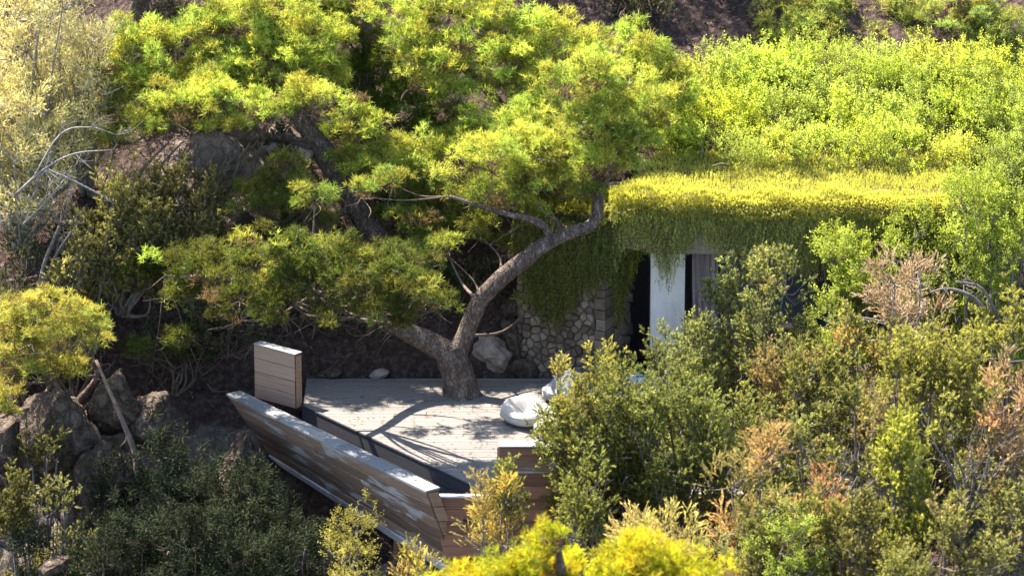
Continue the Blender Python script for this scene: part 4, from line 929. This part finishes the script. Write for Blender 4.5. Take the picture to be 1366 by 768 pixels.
shrub('laurel', 1350, 290, -1.2, 45, 'lower laurel at the picture edge above the olive juniper', 'laurel_bush', 'laurel', lau, 'leaf', 'leaf', LG0, LG1, lobes=12, plumes=15, sprigs=10, seed=46, up=.7, pl=.5)
# yellow green thicket behind the roof
TH = 'yellow green thicket behind the roof'
tl = [q + ', ' + p for q in ('rooted on the planted roof', 'just behind the roof', 'second row up the slope', 'third row up the slope', 'uppermost row under the litter slope') for p in
      ('at the pine crown', 'beside the tall pine', 'over the middle of the roof', 'above the tall juniper', 'above the laurel shoots', 'above the glossy laurel', 'at the picture edge')]
k = 0
for row, (y0, v0, us) in enumerate(((2.3, 196, (975, 1035, 1090, 1150, 1210, 1270, 1345)), (3.4, 165, (900, 980, 1050, 1125, 1200, 1275, 1350)), (4.2, 138, (905, 985, 1065, 1140, 1215, 1290, 1360)), (5.0, 110, (925, 1000, 1075, 1150, 1225, 1300, 1365)), (5.7, 88, (965, 1035, 1100, 1170, 1240, 1310, 1366)))):
    for i, u in enumerate(us):
        r = random.Random(500 + k); lime = (r.uniform(.30, .37), r.uniform(.34, .40), r.uniform(.04, .08)) if r.random() < .75 else (.25, .29, .07)
        shrub('thicket', u + r.uniform(-8, 8), v0 + r.uniform(-14, 20) + (18 if row == 1 and i < 2 else 0), y0 + r.uniform(-.25, .25), r.uniform(38, 46) if row == 0 else r.uniform(50, 64), 'yellow green leafy shrub, ' + tl[k], 'thicket_shrub', 'shrub', TH, 'leaf' if k % 3 else 'small_leaf', 'leaf',
              (.085, .10, .018), lime, (.26, .30, .07), .15, lobes=9 if row == 0 else 11, plumes=14, sprigs=8, seed=60 + k, up=.72, pl=.38 if row == 0 else .5, pr=.12, bare=5, vbase=238 if row == 0 else None)
        k += 1
shrub('sapling', 1048, 205, 3.6, 24, 'slim green sapling growing on top of the planted roof', 'sapling', 'shrub', None, 'small_leaf', 'leaf', (.07, .09, .02), (.2, .23, .04), lobes=6, plumes=10, sprigs=10, seed=90, up=.8, vbase=268)
# pale feathery tree at the upper left and its neighbours
FE = 'pale feathery trees on the slope'
for i, (u, v, y, hw, lab) in enumerate(((55, -40, 3.4, 105, 'pale feathery yellow tree at the top corner, with bleached bare branches'), (20, 120, 2.6, 75, 'pale olive feathery tree beside the dark gap'), (110, 40, 3.9, 60, 'pale feathery tree next to the bright broad pine'))):
    shrub('feathery', u, v, y, hw, lab, 'feathery_tree', 'tree', FE, 'heath', 'dry', (.18, .165, .07), (.42, .385, .17), (.30, .29, .15), .3, lobes=30 if i == 0 else 20, plumes=16, sprigs=22, scale=.7, seed=95 + i, up=.45, pl=.5, bare=26, stems='pale_twig', vbase=260 if i != 1 else 330)
def bare_branch(label, paths, seed, m='pale_twig', name='bare_shrub', cat='dead shrub', group='bare leafless shrubs', forks=5):
    rng = np.random.default_rng(seed); root = thing(name, label, cat, group); g = Geo()
    for Lp in paths:
        P = [at(u, v, y) for u, v, y, r in Lp]; R = [r / ppm(y) for u, v, y, r in Lp]; g.tube(P, R, 7, .1, 5, seed)
        for k in range(forks):
            i = rng.integers(0, len(P)); q = P[i] * 1.0; L = rng.uniform(.25, .7)
            dirn = unit((P[-1] - P[0]) / np.linalg.norm(P[-1] - P[0]) + rng.normal(size=3) * .55)
            pts = [q, q + dirn * L * .5 + rng.normal(size=3) * .05, q + dirn * L + rng.normal(size=3) * .08]; r0 = max(.006, R[i] * .45)
            g.tube(pts, [r0, r0 * .7, .003], 5, 0, 4)
            for j in range(3):
                e = pts[1] + unit(dirn + rng.normal(size=3) * .7) * L * .5; g.tube([pts[1], (pts[1] + e) / 2 + rng.normal(size=3) * .03, e], [r0 * .5, r0 * .3, .002], 4, 0, 3)
    g.build('branches', M[m], root); return root
bare_branch('bleached bare branches arching out over the dark gap', [[(20, 260, 1.2, 2.0), (60, 225, 1.2, 1.5), (100, 205, 1.2, 1.2), (150, 200, 1.2, 0.6)], [(60, 225, 1.2, 1.5), (95, 240, 1.2, 1.5), (130, 258, 1.2, 1.2), (150, 270, 1.2, 0.8)], [(40, 245, 1.2, 1.2), (80, 180, 1.2, 1.2), (120, 170, 1.2, 0.8), (155, 180, 1.2, 0.4)], [(30, 300, 1, 1.2), (60, 270, 1, 1.2), (85, 240, 1, 0.8)]], 301, forks=7)
bare_branch('grey leafless shrub in the dark gap below the bleached branches', [[(50, 400, .9, 4), (60, 350, .9, 3), (80, 300, .9, 2)], [(55, 390, .9, 3), (75, 340, .9, 2), (95, 310, .9, 1.5)], [(60, 395, .9, 3), (90, 370, .9, 2), (105, 340, .9, 1.5)]], 302, 'twig', forks=9)
bare_branch('thin dead trunk leaning down the cliff below the yellow pine bush', [[(128, 480, -1.9, 2), (150, 530, -2.2, 2.8), (165, 565, -2.4, 3.5), (180, 605, -2.6, 4.2), (184, 650, -2.8, 5)]], 303, 'brown_twig', 'dead_trunk', 'dead tree', None, 4)
bare_branch('tangle of grey twigs behind the orange tipped shrub', [[(1090 + 14 * i, 700 - 4 * i, -8, 3), (1085 + 16 * i, 660, -8, 2), (1078 + 22 * i, 620 + 5 * i, -8, 1)] for i in range(5)], 304, 'twig', forks=8)
bare_branch('tangle of purple grey twigs beside the cone shaped juniper', [[(1290, 700 - 4 * i, -8.0, 3), (1275 + 12 * i, 640, -8, 2), (1245 + 25 * i, 590 + 5 * i, -8, 1)] for i in range(5)], 305, 'twig', forks=9)
bare_branch('dark dead pine trunk with a rising side branch on the purple brown slope', [[(908, 95, 8.4, 9), (906, 60, 8.5, 8), (903, 20, 8.6, 7), (900, -40, 8.7, 6), (905, -120, 8.8, 3)], [(905, 30, 8.5, 4), (935, 18, 8.4, 3), (965, 5, 8.4, 2), (1000, -20, 8.4, 1)]], 307, 'brown_twig', 'dead_trunk', 'dead tree', None, 5)
bare_branch('brown tangle of dry twigs under the broad pine crown', [[(180 + 22 * i, 240, 2.4, 3), (200 + 20 * i, 215, 2.5, 2), (225 + 18 * i, 190, 2.6, 1)] for i in range(8)], 308, 'brown_twig', forks=8)
bare_branch('curved grey dead branch beside the dry pinkish shrub', [[(1320, 420, -3, 3), (1295, 395, -3, 3), (1265, 385, -3, 2), (1240, 390, -3, 1)], [(1335, 430, -3, 2), (1310, 385, -3, 2), (1275, 375, -3, 1)]], 306, 'twig', forks=5)
n = 14000
lxx = RNG.uniform(-10, 11, n); lyy = RNG.uniform(-9.5, 11, n); lzz = ground_z(lxx, lyy)
e_ = .08; nrm_ = unit(np.stack([-(ground_z(lxx + e_, lyy) - lzz) / e_, -(ground_z(lxx, lyy + e_) - lzz) / e_, np.ones(n)], -1))
td = RNG.normal(size=(n, 3)); td = unit(td - (td * nrm_).sum(1)[:, None] * nrm_ * .8)
kk = RNG.random((n, 1)); lc0 = np.where(kk < .6, C(.11, .07, .05), np.where(kk < .85, C(.22, .16, .11), C(.06, .07, .025)))
lit = sprays('ground_litter', 'vine', np.stack([lxx, lyy, lzz + .01], -1), td + nrm_ * .25, RNG.uniform(.4, 1.0, n), lc0 * RNG.uniform(.6, 1.3, (n, 1)), lc0 * 1.5 * RNG.uniform(.6, 1.3, (n, 1)), M['dry'], None, RNG)
lit['kind'] = 'stuff'
n = 900
fx = RNG.uniform(-2.9, 3.4, n); fy_ = .8 - 5.6 * RNG.random(n) ** 1.6; okf = np.array([p > left_x(q) + .1 for p, q in zip(fx, fy_)]); fx, fy_ = fx[okf], fy_[okf]; n = len(fx)
fd = RNG.normal(size=(n, 3)) * C(1, 1, .06)
fall = sprays('fallen_needles', 'pine', np.stack([fx, fy_, np.full(n, .008)], -1), fd, RNG.uniform(.25, .6, n), np.tile(C(.16, .095, .05), (n, 1)) * RNG.uniform(.6, 1.2, (n, 1)), np.tile(C(.26, .17, .09), (n, 1)), M['dry'], None, RNG)
fv = fall.data.vertices; q_ = np.empty(len(fv) * 3, np.float32); fv.foreach_get('co', q_); q_ = q_.reshape(-1, 3); q_[:, 2] = .006 + np.abs(q_[:, 2] - .008) * .12; fv.foreach_set('co', q_.ravel())
fall['kind'] = 'stuff'
# plants in the ravine, leaf colours darkened to stand for its shade
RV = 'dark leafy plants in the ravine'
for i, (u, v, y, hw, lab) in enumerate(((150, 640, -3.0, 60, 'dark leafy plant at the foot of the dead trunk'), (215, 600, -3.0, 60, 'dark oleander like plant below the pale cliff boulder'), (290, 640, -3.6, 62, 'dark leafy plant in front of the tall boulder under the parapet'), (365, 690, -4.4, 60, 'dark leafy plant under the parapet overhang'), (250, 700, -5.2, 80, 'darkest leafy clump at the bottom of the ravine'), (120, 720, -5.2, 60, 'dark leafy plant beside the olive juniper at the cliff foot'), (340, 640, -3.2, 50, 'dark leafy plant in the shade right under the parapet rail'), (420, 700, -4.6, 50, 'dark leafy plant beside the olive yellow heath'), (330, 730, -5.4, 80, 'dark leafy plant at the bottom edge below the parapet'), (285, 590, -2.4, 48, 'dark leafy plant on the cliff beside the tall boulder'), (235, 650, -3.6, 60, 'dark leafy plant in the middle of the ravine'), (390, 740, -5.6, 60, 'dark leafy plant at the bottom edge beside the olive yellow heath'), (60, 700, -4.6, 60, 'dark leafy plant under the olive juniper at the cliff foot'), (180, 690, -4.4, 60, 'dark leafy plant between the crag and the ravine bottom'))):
    shrub('ravine', u, v, y, hw, lab, 'ravine_plant', 'plant', RV, 'long_leaf', 'dark_shade_leaf', (.012, .015, .008), (.017, .021, .011), lobes=18, plumes=12, sprigs=8, seed=120 + i, up=.8, pl=.55, stems='brown_twig')
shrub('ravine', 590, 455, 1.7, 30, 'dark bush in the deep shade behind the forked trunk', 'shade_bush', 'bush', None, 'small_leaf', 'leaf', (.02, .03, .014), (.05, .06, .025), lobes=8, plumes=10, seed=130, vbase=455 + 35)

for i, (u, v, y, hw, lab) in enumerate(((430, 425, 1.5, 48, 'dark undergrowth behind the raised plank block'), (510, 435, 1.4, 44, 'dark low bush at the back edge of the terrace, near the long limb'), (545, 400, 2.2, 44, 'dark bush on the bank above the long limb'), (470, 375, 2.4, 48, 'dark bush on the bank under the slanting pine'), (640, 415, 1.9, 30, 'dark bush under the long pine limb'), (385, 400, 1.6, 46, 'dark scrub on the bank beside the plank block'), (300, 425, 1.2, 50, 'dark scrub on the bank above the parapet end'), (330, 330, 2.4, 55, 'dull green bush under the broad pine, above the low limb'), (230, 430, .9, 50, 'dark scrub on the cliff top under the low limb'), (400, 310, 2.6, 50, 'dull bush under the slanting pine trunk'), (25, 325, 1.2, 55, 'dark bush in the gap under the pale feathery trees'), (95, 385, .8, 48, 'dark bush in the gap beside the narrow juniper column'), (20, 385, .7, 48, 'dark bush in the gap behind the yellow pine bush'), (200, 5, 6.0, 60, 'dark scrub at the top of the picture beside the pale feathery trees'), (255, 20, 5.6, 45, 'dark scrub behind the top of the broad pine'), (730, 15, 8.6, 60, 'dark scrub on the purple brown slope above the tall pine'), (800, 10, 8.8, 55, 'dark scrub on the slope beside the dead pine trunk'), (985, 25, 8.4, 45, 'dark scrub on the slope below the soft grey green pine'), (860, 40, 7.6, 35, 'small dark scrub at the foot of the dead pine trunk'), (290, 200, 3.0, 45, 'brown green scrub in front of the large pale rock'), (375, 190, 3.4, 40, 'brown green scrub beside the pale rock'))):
    shrub('under', u, v, y, hw, lab, 'undergrowth_bush', 'bush', 'dark undergrowth on the bank', 'small_leaf' if i % 2 else 'juniper', 'dark_shade_leaf', (.022, .026, .014), (.05, .052, .026) if i not in (7, 9) else (.09, .11, .03), (.07, .05, .032), .3, lobes=11, plumes=11, sprigs=10, seed=140 + i, bare=22, up=.5, stems='brown_twig')
# ------------------------------------------------------------------ boulders on the cliff and behind the terrace
bl = [(655, 470, 1.25, 70, 62, 'pale mottled boulder just behind the forked pine trunk', 'pale_rock'), (690, 452, 1.5, 46, 80, 'tall cracked boulder against the end of the stone wall', 'rock'), (680, 415, 1.8, 46, 50, 'boulder under the long pine limb', 'rock'), (705, 492, 1.1, 44, 34, 'low boulder at the foot of the stone wall', 'rock'),
      (440, 498, 1.0, 40, 14, 'small flat boulder at the back edge of the terrace', 'rock'), (505, 500, .98, 30, 12, 'pale small boulder lying at the back edge of the terrace', 'pale_rock'),
      (300, 225, 3.2, 110, 95, 'large pale rock showing below the broad pine crown', 'pale_rock'), (380, 215, 3.5, 90, 90, 'pale rock beside the slanting pine trunk', 'pale_rock'), (420, 310, 2.4, 70, 50, 'shaded rock under the slanting pine trunk', 'rock'),
      (205, 570, -1.3, 70, 110, 'jagged lighter boulder on the cliff face', 'rock'), (330, 640, -1.6, 76, 150, 'tall grey boulder under the end of the parapet', 'rock'), (75, 580, -1.6, 150, 190, 'broad brown crag below the yellow pine bush', 'rock'), (140, 640, -2.4, 120, 130, 'brown crag beside the dead trunk', 'rock'), (10, 600, -1.6, 110, 170, 'brown crag at the picture edge', 'rock'), (70, 757, -5.2, 60, 30, 'sunlit boulder at the bottom corner', 'rock'), (150, 545, -1.0, 100, 110, 'brown boulder behind the dead trunk', 'rock'),
      (1155, 12, 8.6, 60, 26, 'pale flat rock on the slope between the two hazy pines', 'pale_rock'), (590, 365, 2.4, 50, 20, 'sunlit brown ledge behind the long pine limb', 'rock'), (640, 372, 2.2, 60, 40, 'brown rock behind the long pine limb', 'rock')]
for i, (u, v, y, wp, hp, lab, mm) in enumerate(bl): boulder(u, v, y, wp, hp, lab, mm, i)
print('leaf triangles', TRIS[0])
